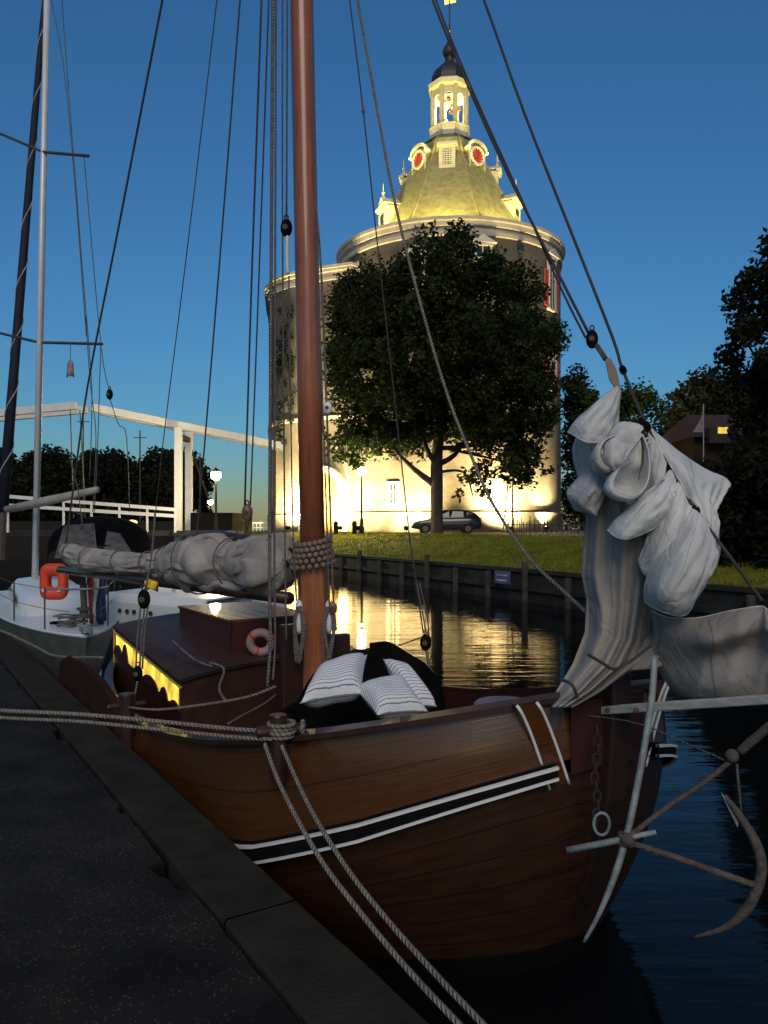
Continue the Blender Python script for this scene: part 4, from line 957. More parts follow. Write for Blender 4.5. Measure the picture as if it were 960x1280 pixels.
# bitt on the rail with turns of rope
bc = P(352, 908, 4.42); m = MB(); m.tube([bc+W(-.02, 0, -.3), bc+W(-.02, 0, .07)], .05, 10); m.tube([bc+W(-.14, .02, -.02), bc+W(.12, -.02, -.02)], .032, 8); m.build('mooring_bitt', M['darkwood'], bt, bevel=.008)
m = MB()
for k in range(4): m.tube([bc+Vector((math.cos(a)*(.064+.008*(k % 2)), math.sin(a)*(.064+.008*(k % 2)), -.05+k*.022)) for a in [2*math.pi*i/16 for i in range(16)]], .0125, 6, closed=True)
m.tube([bc+W(.12+k*.0, -.02, -.02)+Vector((0, math.cos(a)*.036, math.sin(a)*.036)) for k in (0,) for a in [2*math.pi*i/12 for i in range(12)]], .014, 6, closed=True)
m.build('rope_turns', M['rope'], bt, smooth=True)

# gaff and boom with the lowered mainsail
bm = [(358, 706, 7.15), (330, 706, 7.5), (300, 704, 7.85), (270, 703, 8.2), (240, 703, 8.55), (215, 704, 8.9), (195, 705, 9.2), (165, 704, 9.6), (135, 703, 10.05), (110, 700, 10.5), (90, 692, 10.9), (78, 686, 11.2)]
m = MB(); m.tube([P(362, 748, 7.1), P(75, 712, 11.3)], .055, 10); m.build('boom', M['darkwood'], bt, smooth=True)
m = MB(); m.rope([P(362, 690, 7.2), P(310, 674, 7.8), P(262, 668, 8.4), P(225, 678, 8.8)], .04, 6, 8); m.build('gaff', M['darkwood'], bt, smooth=True)
ms = thing('mainsail_bundle', P(230, 706, 8.6), 'lowered grey mainsail heaped in folds along the boom left of the mast', 'sail')
cl = crom([P(*p) for p in bm], 10); nC = len(cl)
rad = [interp(i/(nC-1), [(0, .2), (.05, .3), (.12, .31), (.18, .24), (.21, .23), (.26, .31), (.36, .31), (.43, .25), (.48, .15), (.52, .2), (.56, .13), (.64, .15), (.74, .14), (.82, .18), (.92, .14), (1, .05)]) for i in range(nC)]
def frame_cl(i):
    t_ = (cl[min(i+1, nC-1)]-cl[max(i-1, 0)]).normalized(); s_ = t_.cross(Vector((0, 0, 1))).normalized(); return t_, s_, s_.cross(t_)
bm_ = MB()
# flakes of cloth laid over one another along the boom: (sideways, up, half width, half thickness, tilt)
FL = [(.0, .05, .86, .62, 0), (-.30, .52, .52, .2, 40), (-.58, .20, .5, .2, 75), (-.62, -.16, .46, .19, 100), (-.46, -.50, .46, .2, 130), (.02, .72, .55, .2, 5), (-.05, -.66, .5, .22, 175), (.35, .45, .5, .2, -40), (-.68, .02, .34, .14, 80)]
for kf, (fx, fz, fw, ft, tilt) in enumerate(FL):
    rows = []; seg = 26
    for i, p in enumerate(cl):
        t_, s_, q_ = frame_cl(i); u_ = i*.075; g_ = rad[i]
        ox = fx+.22*nz((u_*1.1, kf*3.1, 1)); oz = fz+.2*nz((u_*1.2, kf*3.1, 5)); tl = R(tilt)+.7*nz((u_*.9, kf*2.3, 8)); wv = fw*(1+.45*nz((u_*1.5, kf, 2))); tv = ft*(1+.5*nz((u_*1.9, kf, 6)))
        fade = min(1, .35+i*.3, .3+(nC-1-i)*.25); row = []
        for k in range(seg+1):
            a = 2*math.pi*k/seg; x = math.cos(a)*wv; y = math.copysign(abs(math.sin(a))**.8, math.sin(a))*tv
            y += .05*math.sin(x*7+u_*3+kf)+.05*nz((x*4, u_*5, kf))
            X = ox+x*math.cos(tl)-y*math.sin(tl); Z = oz+x*math.sin(tl)+y*math.cos(tl)
            row.append(p+(s_*X*.95+q_*Z)*g_*fade+t_*.02*nz((a, u_*4, kf)))
        rows.append(row)
    bm_.grid(rows, 4, 1)
so_ = bm_.build('sailcloth', M['bundle'], ms, smooth=True)
for fi in (.2, .34, .47, .58, .68, .8, .9):
    i = int(fi*(nC-1)); p = cl[i]; t_ = (cl[i+1]-cl[i-1]).normalized(); s_ = t_.cross(Vector((0, 0, 1))).normalized(); q_ = s_.cross(t_)
    m = MB(); m.tube([p+(s_*math.cos(a)*.98+q_*math.sin(a))*rad[i]*1.08+t_*.03*math.sin(a) for a in [2*math.pi*k/22 for k in range(22)]], .009, 5, closed=True); m.build('sail_tie', M['greyrope'], ms, smooth=True)

# running and standing rigging
def line(name, pts, r=.008, mt='darkline', smooth=True, n=4, par=bt, seg=5):
    m = MB(); m.tube(crom([P(*p) if len(p) == 3 else Vector(p) for p in pts], n), r, seg); return m.build(name, M[mt], par, smooth=smooth)
def block(px, py, Y, s=.07, par=bt, mt='blocks', tilt=0):
    c = P(px, py, Y); m = MB(); m.ball(c, s, 12, (.75, .5, 1.15)); o = m.build('pulley_block', M[mt], par, smooth=True)
    MB().tube([c+Vector((-s*.15, -s*.52, 0)), c+Vector((-s*.15, s*.52, 0))], s*.35, 10).build('sheave_pin', M['rust'], o); 
    m = MB(); m.tube([c+Vector((s*.25*math.cos(a), 0, s*1.35+s*.3*math.sin(a))) for a in [2*math.pi*k/10 for k in range(10)]], s*.1, 5, closed=True); m.build('becket', M['rust'], o); return o
top = lambda px, Y, e=420: (px, -e, Y)
def up(px0, py0, px1, py1, ye=-500): return px1+(px1-px0)*(ye-py1)/(py1-py0)
line('topping_lift', [(215, -60, 9.0), (203, 0, 9.2), (150, 275, 10.1), (110, 480, 10.8), (93, 600, 11.1), (82, 684, 11.2)], .014)
line('lazy_line', [(305, -60, 7.7), (300, 0, 7.8), (275, 320, 8.1), (252, 600, 8.5), (244, 690, 8.55)], .009)
line('lazy_line', [(275, -60, 8.2), (271, 0, 8.3), (231, 336, 8.8), (203, 560, 9.1), (190, 690, 9.2)], .006)
line('peak_halyard', [(328, -60, 7.3), (327, 0, 7.3), (315, 340, 7.6), (306, 632, 7.9)], .01)
line('peak_halyard', [(337, -60, 7.3), (336, 0, 7.3), (324, 340, 7.6), (313, 632, 7.9)], .008)
block(309, 641, 7.9, .075)
line('gaff_strop', [(309, 650, 7.9), (307, 668, 7.95), (305, 690, 7.95)], .018, 'rust')
line('shroud', [(342, -60, 6.5), (341, 0, 6.5), (339, 340, 6.4), (337, 700, 6.3), (338, 800, 6.25), (334, 858, 6.2)], .014, 'greyrope')
line('shroud', [(346, -60, 6.55), (345, 0, 6.55), (344, 340, 6.4), (343, 700, 6.35), (344, 800, 6.3), (341, 850, 6.2)], .009, 'greyrope')
line('halyard', [(353, -60, 6.9), (353, 0, 6.9), (353, 280, 6.9), (355, 560, 6.85), (357, 740, 6.85), (358, 800, 6.8)], .008, 'greyrope')
line('halyard', [(359, -60, 6.95), (359, 0, 6.95), (358, 272, 6.9)], .009, 'greyrope')
block(358, 285, 6.9, .07, mt='black')
line('halyard_tail', [(359, 295, 6.9), (359, 330, 6.9), (360, 342, 6.9)], .018, 'white')
line('halyard', [(361, 345, 6.9), (364, 560, 6.85), (367, 690, 6.8), (371, 752, 6.82)], .007, 'greyrope')
line('halyard', [(394, 250, 7.0), (401, 330, 6.97), (408, 500, 6.95), (413, 640, 6.93), (416, 735, 6.92), (420, 788, 6.9)], .01, 'greyrope')
line('halyard', [(389, 40, 7.05), (397, 330, 7.0), (403, 500, 6.95), (408, 640, 6.9), (411, 735, 6.9), (412, 765, 6.9)], .008, 'greyrope')
for px, py, Y in ((410, 510, 6.95), (416, 760, 6.9)): block(px, py, Y, .05, mt='white' if py < 600 else 'blocks')
line('running_backstay', [(430, -60, 6.5), (437, 0, 6.5), (454, 139, 6.45), (469, 280, 6.4), (490, 470, 6.35), (510, 654, 6.3), (516, 700, 6.28), (529, 792, 6.2)], .006)
block(454, 139, 6.45, .02)
line('tackle_fall', [(518, 715, 6.28), (527, 760, 6.22), (533, 795, 6.2)], .006, 'greyrope'); line('tackle_fall', [(524, 728, 6.28), (534, 770, 6.22), (536, 795, 6.2)], .006, 'greyrope')
block(532, 803, 6.2, .06, mt='black'); line('tackle_fall', [(533, 812, 6.2), (540, 850, 6.1), (550, 876, 6.0)], .012, 'greyrope')
line('tackle_fall', [(528, 796, 6.2), (495, 808, 6.4), (450, 822, 6.7), (410, 832, 6.9)], .006, 'greyrope')
line('jib_sheet', [(443, -40, 6.4), (447, 0, 6.4), (472, 140, 6.2), (495, 260, 6.0), (530, 396, 5.7), (560, 496, 5.5), (591, 575, 5.25), (617, 632, 5.05), (661, 697, 4.75), (700, 735, 4.5), (740, 772, 4.25)], .011, 'rope')
line('jib_halyard', [(524, -60, 5.3), (541, 0, 5.2), (587, 112, 5.0), (640, 228, 4.7), (704, 354, 4.45), (735, 415, 4.3)], .0085)
line('jib_halyard', [(530, -60, 5.3), (545, 0, 5.2), (592, 116, 5.0), (648, 240, 4.7), (702, 362, 4.45), (732, 422, 4.3)], .0065)
STAY = [(580, -60, 5.25), (605, 0, 5.1), (655, 140, 4.85), (712, 285, 4.5), (765, 420, 4.25), (778, 461, 4.14), (810, 536, 3.95), (836, 585, 3.85), (868, 635, 3.75), (900, 679, 3.65), (960, 761, 3.47), (985, 795, 3.4), (1060, 880, 3.2)]
line('forestay', STAY, .0085)
# bowsprit: flat pale spar running forward from the stem
m = MB(); m.bar(P(750, 888, 4.2), P(1075, 866, 3.12), .06, .042); bsp = m.build('bowsprit', M['sparwood'], bt, bevel=.006)
for px in (759, 795): c = P(px, 887.3, interp(px, [(750, 4.15), (1075, 3.07)])-.035); MB().tube([c, c+Vector((0, -.014, 0))], .012, 8).build('bolt_head', M['rust'], bsp)
# deck lines
line('deck_rope', [(160, 884, 6.6), (200, 887, 6.3), (260, 880, 6.1), (310, 871, 5.9), (345, 858, 5.9)], .011, 'rope')
line('deck_rope', [(262, 828, 7.2), (280, 836, 7.0), (274, 860, 6.7), (282, 876, 6.5)], .012, 'greyrope')
line('deck_rope', [(215, 800, 7.5), (240, 822, 7.3), (262, 832, 7.2), (270, 828, 7.2)], .01, 'greyrope')
line('deck_rope', [(285, 905, 5.2), (300, 896, 5.3), (330, 880, 5.6), (345, 868, 5.8)], .008, 'greyrope')
line('deck_rope', [(640, 900, 4.3), (690, 892, 4.25), (740, 895, 4.1), (800, 905, 3.9), (860, 930, 3.7), (905, 950, 3.55)], .004, 'greyrope')
# lifting tackle on the quay side
tk = [(178, 750, 6.9)]
block(180, 749, 6.9, .075, mt='black')
for a, b in ((176, 170), (181, 175), (185, 178)): line('lanyard', [(a, 758, 6.9), ((a+b)/2-1, 795, 6.88), (b, 836, 6.85)], .009, 'greyrope')
block(172, 842, 6.85, .06, mt='black'); line('lanyard', [(172, 850, 6.85), (168, 870, 6.8), (160, 890, 6.75)], .01, 'greyrope')
line('shroud', [(194, 640, 7.6), (190, 690, 7.2), (182, 738, 6.9)], .009, 'greyrope')

# black canvas cover and cushions
cv = thing('canvas_bag', W(3.0, 5.25, 1.05), 'bulky black canvas sail bag lying on the foredeck under striped cushions', 'sail bag')
m = MB(); rows = []
for i in range(17):
    th = math.pi/2*i/16; row = []
    for k in range(41):
        a = 2*math.pi*k/40; rr = .68*math.cos(th)**.55*(1+.09*nz((math.cos(a)*1.7, math.sin(a)*1.7, th*2))); z = .84+.66*math.sin(th)**1.1+.05*nz((math.cos(a)*3, math.sin(a)*3, th*3))
        row.append(W(3.12+rr*math.cos(a)*.85, 5.2+rr*math.sin(a)*1.0, z+.06*math.cos(a)))
    rows.append(row)
m.grid(rows); m.build('cover', M['canvas'], cv, smooth=True)
m = MB(); m.tube([W(3.12+.72*.85*math.cos(a), 5.2+.74*math.sin(a), 1.0) for a in [2*math.pi*k/30 for k in range(30)]], .06, 8, closed=True); m.build('cover_hem', M['canvas'], cv, smooth=True)
def stripe_mat():
    mt = mat('striped_ticking', (.5, .53, .55), .9, bump=.2, bscale=60); t, b, N, L = nodes(mt)
    uv = N('ShaderNodeUVMap'); sp = N('ShaderNodeSeparateXYZ'); L(uv.outputs[0], sp.inputs[0])
    n = N('ShaderNodeTexNoise'); n.inputs['Scale'].default_value = 9; L(uv.outputs[0], n.inputs[0])
    fr = math_(t, 'FRACT', math_(t, 'ADD', math_(t, 'MULTIPLY', sp.outputs[1], 15), math_(t, 'MULTIPLY', n.outputs[0], .35)))
    st = math_(t, 'LESS_THAN', fr, .2); mx = N('ShaderNodeMix'); mx.data_type = 'RGBA'; L(math_(t, 'MULTIPLY', st, .8), mx.inputs[0])
    mx.inputs[6].default_value = (.76, .79, .82, 1); mx.inputs[7].default_value = (.06, .065, .075, 1); L(mx.outputs[2], b.inputs['Base Color']); return mt
M['stripe'] = stripe_mat()
def pillow(corners, thick, label, sag=0):
    """corners: four (px, py, Y): tl, tr, br, bl"""
    q = [P(*c) for c in corners]; c = sum(q, Vector())/4; nrm = (q[1]-q[0]).cross(q[3]-q[0]).normalized()
    if nrm.y > 0: nrm = -nrm
    m = MB()
    for sd in (1, -1):
        rows = []
        for j in range(15):
            v = j/14; row = []
            for i in range(15):
                u_ = i/14; p = q[0].lerp(q[1], u_).lerp(q[3].lerp(q[2], u_), v); x, y = 2*u_-1, 2*v-1
                pin = 1-.07*(x*x*(1-y*y)*0+ (1-x*x)*y*y+(1-y*y)*x*x); p = c+(p-c)*pin
                hgt = thick*(max(0, 1-x**4)*max(0, 1-y**4))**.55*(1+.15*nz((u_*3, v*3, thick*50)))
                row.append(p+nrm*(sd*hgt)+Vector((0, 0, -sag*(1-x*x)*y*0)))
            rows.append(row)
        m.grid(rows, 1, 1, flip=sd < 0)
    o = m.build('cushion', M['stripe'], None, smooth=True, loc=c); tag(o, label, 'cushion', 'striped cushions on the black sail bag')
pillow(((398, 838, 5.15), (459, 818, 5.3), (453, 868, 4.95), (374, 880, 4.8)), .1, 'left striped cushion leaning on the black sail bag nearest the mast')
pillow(((478, 823, 5.3), (508, 832, 5.3), (547, 884, 5.0), (519, 886, 4.95)), .07, 'narrow striped cushion at the right, propped behind the lower one')
pillow(((444, 862, 5.0), (503, 846, 5.1), (536, 890, 4.8), (472, 894, 4.7)), .09, 'lower middle striped cushion lying across the front of the sail bag')
# lifebuoy on the cabin
lbp = P(326, 803, 7.6); lbt = thing('lifebuoy', lbp, 'faded white and red ring lifebuoy on the boat cabin beside the mast', 'lifebuoy')
m = MB(); ax = Vector((1, .15, 0)).normalized(); m.tube([lbp+ax*.1*math.cos(a)+Vector((0, -.25, 1)).normalized()*.1*math.sin(a) for a in [2*math.pi*k/24 for k in range(24)]], .042, 10, closed=True); m.build('ring', mat('faded_pink_ring', (.3, .22, .21), .7), lbt, smooth=True)
for a0 in (.3, 2.2, 4.1):
    m = MB(); m.tube([lbp+ax*.1*math.cos(a0+a)+Vector((0, -.25, 1)).normalized()*.1*math.sin(a0+a) for a in (0, .15, .3)], .044, 10); m.build('red_band', M['red'], lbt, smooth=True)

# ================================================================== MOORING ROPES
def mrope(pts, label, r=.013, mt='rope'):
    P_ = [P(*p) for p in pts]; m = MB(); m.rope(P_, r, 12, 8); tag(m.build('mooring_rope', M[mt], None, smooth=True, loc=P_[0]), label, 'rope', 'mooring ropes of the wooden boat')
mrope([(-90, 880, 5.3), (0, 888, 5.05), (100, 893, 4.85), (200, 902, 4.7), (300, 912, 4.5), (352, 914, 4.38)], 'upper of two mooring ropes running left from the bitt across the quay')
mrope([(-90, 888, 5.2), (0, 897, 4.98), (100, 902, 4.8), (200, 912, 4.62), (300, 922, 4.42), (340, 924, 4.33)], 'lower of two mooring ropes running left from the bitt across the quay', .011)
mrope([(331, 930, 4.3), (352, 985, 4.0), (398, 1070, 3.55), (450, 1140, 3.2), (510, 1212, 2.88), (575, 1282, 2.6), (605, 1315, 2.5)], 'left strand of the double mooring rope slanting down to the quay corner', .0115)
mrope([(352, 932, 4.35), (385, 1005, 3.98), (430, 1080, 3.55), (480, 1145, 3.22), (542, 1215, 2.9), (605, 1282, 2.62), (640, 1318, 2.5)], 'right strand of the double mooring rope slanting down to the quay corner', .0115)
mrope([(-60, 770, 10.2), (0, 788, 9.9), (40, 806, 9.6), (70, 820, 9.2), (128, 822, 7.4)], 'slack dark rope along the left quay edge by the leeboard', .016, 'greyrope')

# ================================================================== JIB
jb = thing('jib_sail', P(790, 640, 3.95), 'dropped pale canvas jib hanging in big loose folds from the forestay at the bow', 'sail')
def crease(u, v, sd, k):
    a = 1-abs(nz((u*5.5+v*.8, v*1.1, sd)))*2.2; b = nz((u*13+v*1.5, v*2.2, sd+4))
    e = math.sin(math.pi*min(1, max(0, v)))**.5
    return Vector((k*.25*b*e, -k*(max(0, a)**3*.9+.55*b)*e, k*.3*nz((u*4, v*4, sd+9))*e))
PSEED = [0]
def patch(m, rows, sub=9, wr=.012, ws=9, us=1, vs_=1, cr=.03):
    PSEED[0] += 1; sd_ = PSEED[0]*3.7
    g = [crom([P(*c) for c in r], sub) for r in rows]; colz = [crom([g[i][j] for i in range(len(g))], sub) for j in range(len(g[0]))]
    R_ = [[colz[j][i]+Vector((0, wr*nz(colz[j][i], ws), .3*wr*nz(colz[j][i]+Vector((5, 3, 1)), ws)))+crease(j/(len(colz)-1), i/(len(colz[0])-1), sd_, cr) for j in range(len(colz))] for i in range(len(colz[0]))]
    m.grid(R_, us, vs_); return R_
sm = MB(); hems = []
# head flap
r_ = patch(sm, [[(772, 482, 4.12), (774, 484, 4.10), (776, 488, 4.14)], [(740, 507, 4.06), (757, 514, 3.93), (773, 522, 4.12)], [(719, 526, 4.02), (742, 535, 3.86), (769, 541, 4.06)], [(710, 540, 4.05), (733, 552, 3.86), (764, 553, 4.04)]])
hems.append(r_[-1])
# small folds under the head
patch(sm, [[(722, 545, 4.12), (745, 552, 4.05), (775, 528, 4.0), (806, 532, 3.98)], [(716, 562, 4.14), (750, 575, 3.95), (772, 545, 3.84), (800, 545, 3.9)], [(722, 590, 4.12), (752, 598, 4.0), (778, 578, 3.86), (800, 575, 3.9)], [(728, 612, 4.12), (748, 618, 4.02), (770, 605, 3.98), (795, 610, 3.95)], [(738, 630, 4.1), (752, 640, 4.05), (770, 640, 4.0), (790, 640, 3.98)]], wr=.03, ws=12)
patch(sm, [[(752, 556, 3.9), (766, 548, 3.84), (790, 540, 3.9)], [(748, 572, 3.88), (764, 570, 3.76), (784, 562, 3.84)], [(752, 584, 3.9), (768, 588, 3.78), (786, 580, 3.86)]], wr=.01)
# left corner flap
patch(sm, [[(735, 585, 4.1), (750, 588, 4.02), (764, 600, 4.0)], [(716, 603, 4.1), (738, 612, 3.95), (757, 620, 3.98)], [(708, 616, 4.12), (727, 632, 4.0), (746, 642, 4.0)], [(718, 638, 4.14), (735, 642, 4.06), (744, 646, 4.02)]])
def loop(apex, c, rx, ry, Yc, dy, a0=-20, a1=200, rot=0, K=22, bul=.25, rim2=None):
    """cloth bight: a cone of canvas from a hank (apex) round an open, drooping rim"""
    A_ = P(*apex); rows = []
    cr, sr = math.cos(R(rot)), math.sin(R(rot)); rim = []
    for k in range(K+1):
        a = R(lerp(a0, a1, k/K)); x = rx*math.cos(a); y = ry*math.sin(a); rim.append(P(c[0]+x*cr-y*sr, c[1]+x*sr+y*cr, Yc-dy*math.sin(a)*.9+dy*.6*math.cos(a)))
    for i in range(13):
        t_ = i/12; row = []
        for k, p in enumerate(rim):
            q = A_.lerp(p, t_); b_ = math.sin(math.pi*t_)*bul*.12; q = q+Vector((0, -b_*math.sin(math.pi*k/K), -b_*.4)); q += Vector((0, .011*nz(q, 13), 0)); row.append(q)
        rows.append(row)
    sm.grid(rows); hems.append(rims(rim))
def rims(r): return r
# right flap, bright, wind-bent
r_ = patch(sm, [[(812, 534, 3.96), (845, 562, 3.98), (880, 586, 4.02), (905, 598, 4.06), (913, 606, 4.08)], [(825, 562, 3.88), (850, 580, 3.84), (878, 600, 3.9), (900, 612, 3.97), (909, 612, 4.02)], [(838, 590, 3.84), (858, 598, 3.78), (880, 616, 3.84), (892, 632, 3.9), (896, 636, 3.96)], [(852, 612, 3.8), (868, 625, 3.76), (885, 642, 3.78), (894, 648, 3.84), (897, 652, 3.9)], [(868, 636, 3.76), (880, 650, 3.73), (888, 662, 3.74), (895, 672, 3.76), (898, 680, 3.8)]])
hems.append(r_[0])
# front loops
def scoop(apex, rim, back, K=40):
    """a bight of canvas hanging open towards the viewer: a rim and a hollow behind it"""
    rp = crom([P(*apex)]+[P(*p) for p in rim]+[P(*apex)], 6); bk = P(*back); rows = []
    for i in range(10):
        t_ = i/9; rows.append([p.lerp(bk, .55*t_**1.6)+Vector((0, (bk.y-p.y)*.45*math.sin(t_*1.5), 0))+Vector((0, .012*nz(p, 16)*t_, 0)) for p in rp])
    sm.grid(rows)
    rows = []
    for i in range(8):      # the outside of the bight falling away from the rim
        t_ = i/7; rows.append([p+(p-bk)*.10*math.sin(t_*3.1)+Vector((0, .16*t_**1.3, -.015*t_)) for p in rp])
    sm.grid(rows); return rp
hems.append(scoop((803, 543, 3.88), [(782, 572, 3.80), (766, 602, 3.76), (774, 616, 3.73), (796, 619, 3.72), (810, 600, 3.76), (811, 566, 3.82)], (800, 585, 4.02)))
hems.append(scoop((786, 541, 3.9), [(758, 549, 3.84), (749, 567, 3.80), (756, 583, 3.79), (772, 584, 3.80), (788, 566, 3.84)], (775, 560, 4.0)))

patch(sm, [[(811, 541, 3.91), (826, 560, 3.87), (838, 590, 3.85)], [(808, 575, 3.94), (822, 595, 3.86), (836, 604, 3.84)], [(800, 610, 3.98), (816, 622, 3.88), (832, 614, 3.84)], [(790, 640, 3.98), (806, 644, 3.9), (824, 634, 3.86)]])
r_ = patch(sm, [[(836, 587, 3.84), (840, 589, 3.82), (845, 594, 3.84)], [(806, 616, 3.82), (824, 620, 3.72), (846, 618, 3.82)], [(772, 645, 3.88), (800, 650, 3.70), (838, 640, 3.8)], [(759, 662, 3.92), (780, 674, 3.74), (820, 660, 3.8)]])
hems.append(r_[-1])
patch(sm, [[(843, 594, 3.83), (852, 608, 3.79), (866, 634, 3.77)], [(822, 635, 3.86), (842, 645, 3.72), (862, 650, 3.76)], [(806, 670, 3.88), (826, 690, 3.74), (850, 680, 3.78)], [(797, 700, 3.9), (808, 720, 3.82), (830, 715, 3.82)]], wr=.02)
# the big bright bottom loop
r_ = patch(sm, [[(866, 636, 3.74), (872, 640, 3.72), (884, 652, 3.72), (896, 672, 3.72)], [(848, 662, 3.74), (866, 670, 3.60), (886, 684, 3.62), (900, 694, 3.68)], [(822, 694, 3.76), (850, 706, 3.54), (880, 712, 3.58), (896, 708, 3.66)], [(806, 728, 3.8), (832, 745, 3.56), (864, 748, 3.6), (882, 728, 3.68)], [(806, 752, 3.84), (828, 765, 3.64), (856, 768, 3.66), (870, 748, 3.74)]])
hems.append([r[0] for r in r_][2:]+r_[-1])
# foot of the sail, drooping to the bowsprit end
bd = MB()
r_ = patch(bd, [[(815, 764, 3.86), (840, 773, 3.8), (875, 772, 3.68), (915, 763, 3.56), (948, 758, 3.48), (962, 765, 3.42), (1010, 800, 3.3)], [(816, 790, 3.9), (845, 800, 3.76), (880, 800, 3.58), (915, 792, 3.48), (945, 780, 3.46), (966, 790, 3.36), (1010, 815, 3.28)], [(812, 812, 3.96), (845, 830, 3.82), (880, 826, 3.66), (918, 815, 3.56), (950, 806, 3.48), (975, 812, 3.34), (1015, 830, 3.26)], [(822, 838, 4.0), (850, 860, 3.84), (885, 860, 3.64), (922, 850, 3.52), (955, 842, 3.44), (985, 845, 3.32), (1020, 848, 3.24)], [(838, 862, 4.0), (858, 876, 3.88), (890, 878, 3.72), (925, 876, 3.58), (960, 872, 3.46), (990, 868, 3.34), (1025, 864, 3.24)]], wr=.02, ws=6)
hems.append(r_[0])
clo = sm.build('sailcloth', M['sail'], jb, smooth=True, thick=.004)
# long hanging body with pleats, older stained canvas
rows = []
left = [(738, 600), (731, 660), (727, 720), (733, 750), (731, 790), (716, 830), (694, 866), (683, 884)]
right = [(800, 640), (830, 690), (826, 735), (818, 775), (812, 805), (795, 832), (755, 862), (716, 884)]
nr, nc = 46, 64
for i in range(nr+1):
    t_ = i/nr*(len(left)-1); k = min(int(t_), len(left)-2); f_ = t_-k; f_ = f_*f_*(3-2*f_)*.5+f_*.5; row = []
    lx, ly = (lerp(left[k][z], left[k+1][z], f_) for z in (0, 1)); rx_, ry_ = (lerp(right[k][z], right[k+1][z], f_) for z in (0, 1))
    amp = interp(i/nr, [(0, .05), (.3, .09), (.7, .1), (1, .05)])
    for j in range(nc+1):
        u_ = j/nc; uu = u_+.03*math.sin(5*u_+i*.09)+.05*nz((u_*2, i*.04, 3))
        dpt = amp*.62*(math.sin(uu*24+1.2*nz((uu*3, i*.05, 8)))*.4+nz((uu*7+i*.02, i*.035, 1))*1.0+(1-abs(nz((uu*5-i*.015, i*.03, 5)))*2.4)*.3+.15*nz((uu*16, i*.08, 2)))
        Y_ = lerp(4.12, 3.92, u_)+.1*math.sin(i/nr*3)-.12*math.sin(math.pi*u_)+dpt
        row.append(P(lerp(lx, rx_, u_), lerp(ly, ry_, u_), Y_))
    rows.append(row)
bd.grid(rows); 
patch(bd, [[(812, 770, 3.9), (830, 775, 3.86), (850, 782, 3.84)], [(806, 800, 3.98), (826, 810, 3.92), (846, 812, 3.9)], [(770, 840, 4.04), (800, 838, 3.96), (826, 832, 3.94)]], wr=.03)
bd.build('hanging_sailcloth', M['sailold'], jb, smooth=True, thick=.004)
hm = MB()
for h_ in hems: hm.tube(h_, .0045, 5)
hm.build('hem_rope', M['sail'], jb, smooth=True)
for px, py, Y in ((778, 463, 4.14), (808, 533, 3.96), (837, 587, 3.85), (846, 603, 3.82), (869, 638, 3.75), (802, 528, 3.98), (955, 758, 3.48)):
    c = P(px, py, Y); m = MB(); m.tube([c+Vector((.014*math.cos(a), -.01+.012*math.sin(a), .022*math.sin(a))) for a in [2*math.pi*k/10 for k in range(10)]], .007, 6, closed=True); m.ball(c+Vector((0, -.01, 0)), .017, 8); m.build('hank', M['black'], jb, smooth=True)
for px, py, Y in ((809, 551, 3.86), (842, 617, 3.70)):
    c = P(px, py, Y); m = MB(); m.tube([c+Vector((.011*math.cos(a), -.006, .013*math.sin(a))) for a in [2*math.pi*k/12 for k in range(12)]], .004, 5, closed=True); m.build('grommet', M['alu'], jb, smooth=True)
hb_ = MB(); hb_.extr([P(x, y, 4.15) for x, y in ((757, 449), (763, 447), (770, 460), (776, 484), (770, 486), (762, 474))], (0, .012, 0)); hb_.build('headboard', mat('leather_headboard', (.28, .2, .17), .7), jb)
block(740, 424, 4.28, .045, jb, 'black'); m = MB(); m.tube([P(746, 432, 4.26), P(752, 441, 4.22), P(757, 449, 4.18)], .014, 6); m.build('swivel_shackle', M['rust'], jb)
m = MB()
m.rope([P(735, 818, 3.78), P(752, 828, 3.72), P(768, 836, 3.72), P(790, 825, 3.75), P(812, 808, 3.8)], .008, 6); m.rope([P(703, 850, 3.95), P(715, 856, 3.88), P(722, 872, 3.9)], .008, 6); m.build('lashing', M['darkline'], jb, smooth=True)

# ================================================================== ANCHOR
an = thing('folding_anchor', P(783, 1050, 3.55), 'galvanised iron anchor with long curved arms hanging at the bow', 'anchor')
m = MB(); c = crom([P(*p) for p in ((818, 822, 3.72), (815, 870, 3.66), (806, 930, 3.6), (795, 990, 3.56), (783, 1046, 3.52), (768, 1095, 3.5), (750, 1140, 3.5), (730, 1177, 3.52))], 5)
m.tube(c, [.021 if i < 24 else lerp(.021, .009, (i-24)/12) for i in range(len(c))], 8, squash=.75); m.build('curved_arm', M['galv'], an, smooth=True)
m = MB(); m.tube([P(709, 1063, 3.6), P(760, 1053, 3.54), P(790, 1046, 3.5), P(820, 1040, 3.48)], [.016, .015, .014, .01], 8); m.build('stock', M['galv'], an, smooth=True)
m = MB(); m.rope([P(783, 1048, 3.5), P(830, 1012, 3.5), P(880, 978, 3.46), P(915, 950, 3.42)], .012, 5, 8); m.rope([P(925, 940, 3.42), P(945, 922, 3.38), P(990, 885, 3.3)], .019, 4, 8); m.build('shank', M['rust'], an, smooth=True)
m = MB(); m.rope([P(788, 1054, 3.52), P(840, 1070, 3.46), P(890, 1088, 3.4), P(942, 1106, 3.36)], .015, 5, 8); m.build('cross_arm', M['rust'], an, smooth=True)
m = MB(); c = crom([P(*p) for p in ((905, 995, 3.42), (925, 1020, 3.4), (945, 1055, 3.38), (952, 1085, 3.36), (945, 1115, 3.36), (930, 1140, 3.37), (905, 1160, 3.4), (868, 1171, 3.44))], 5)
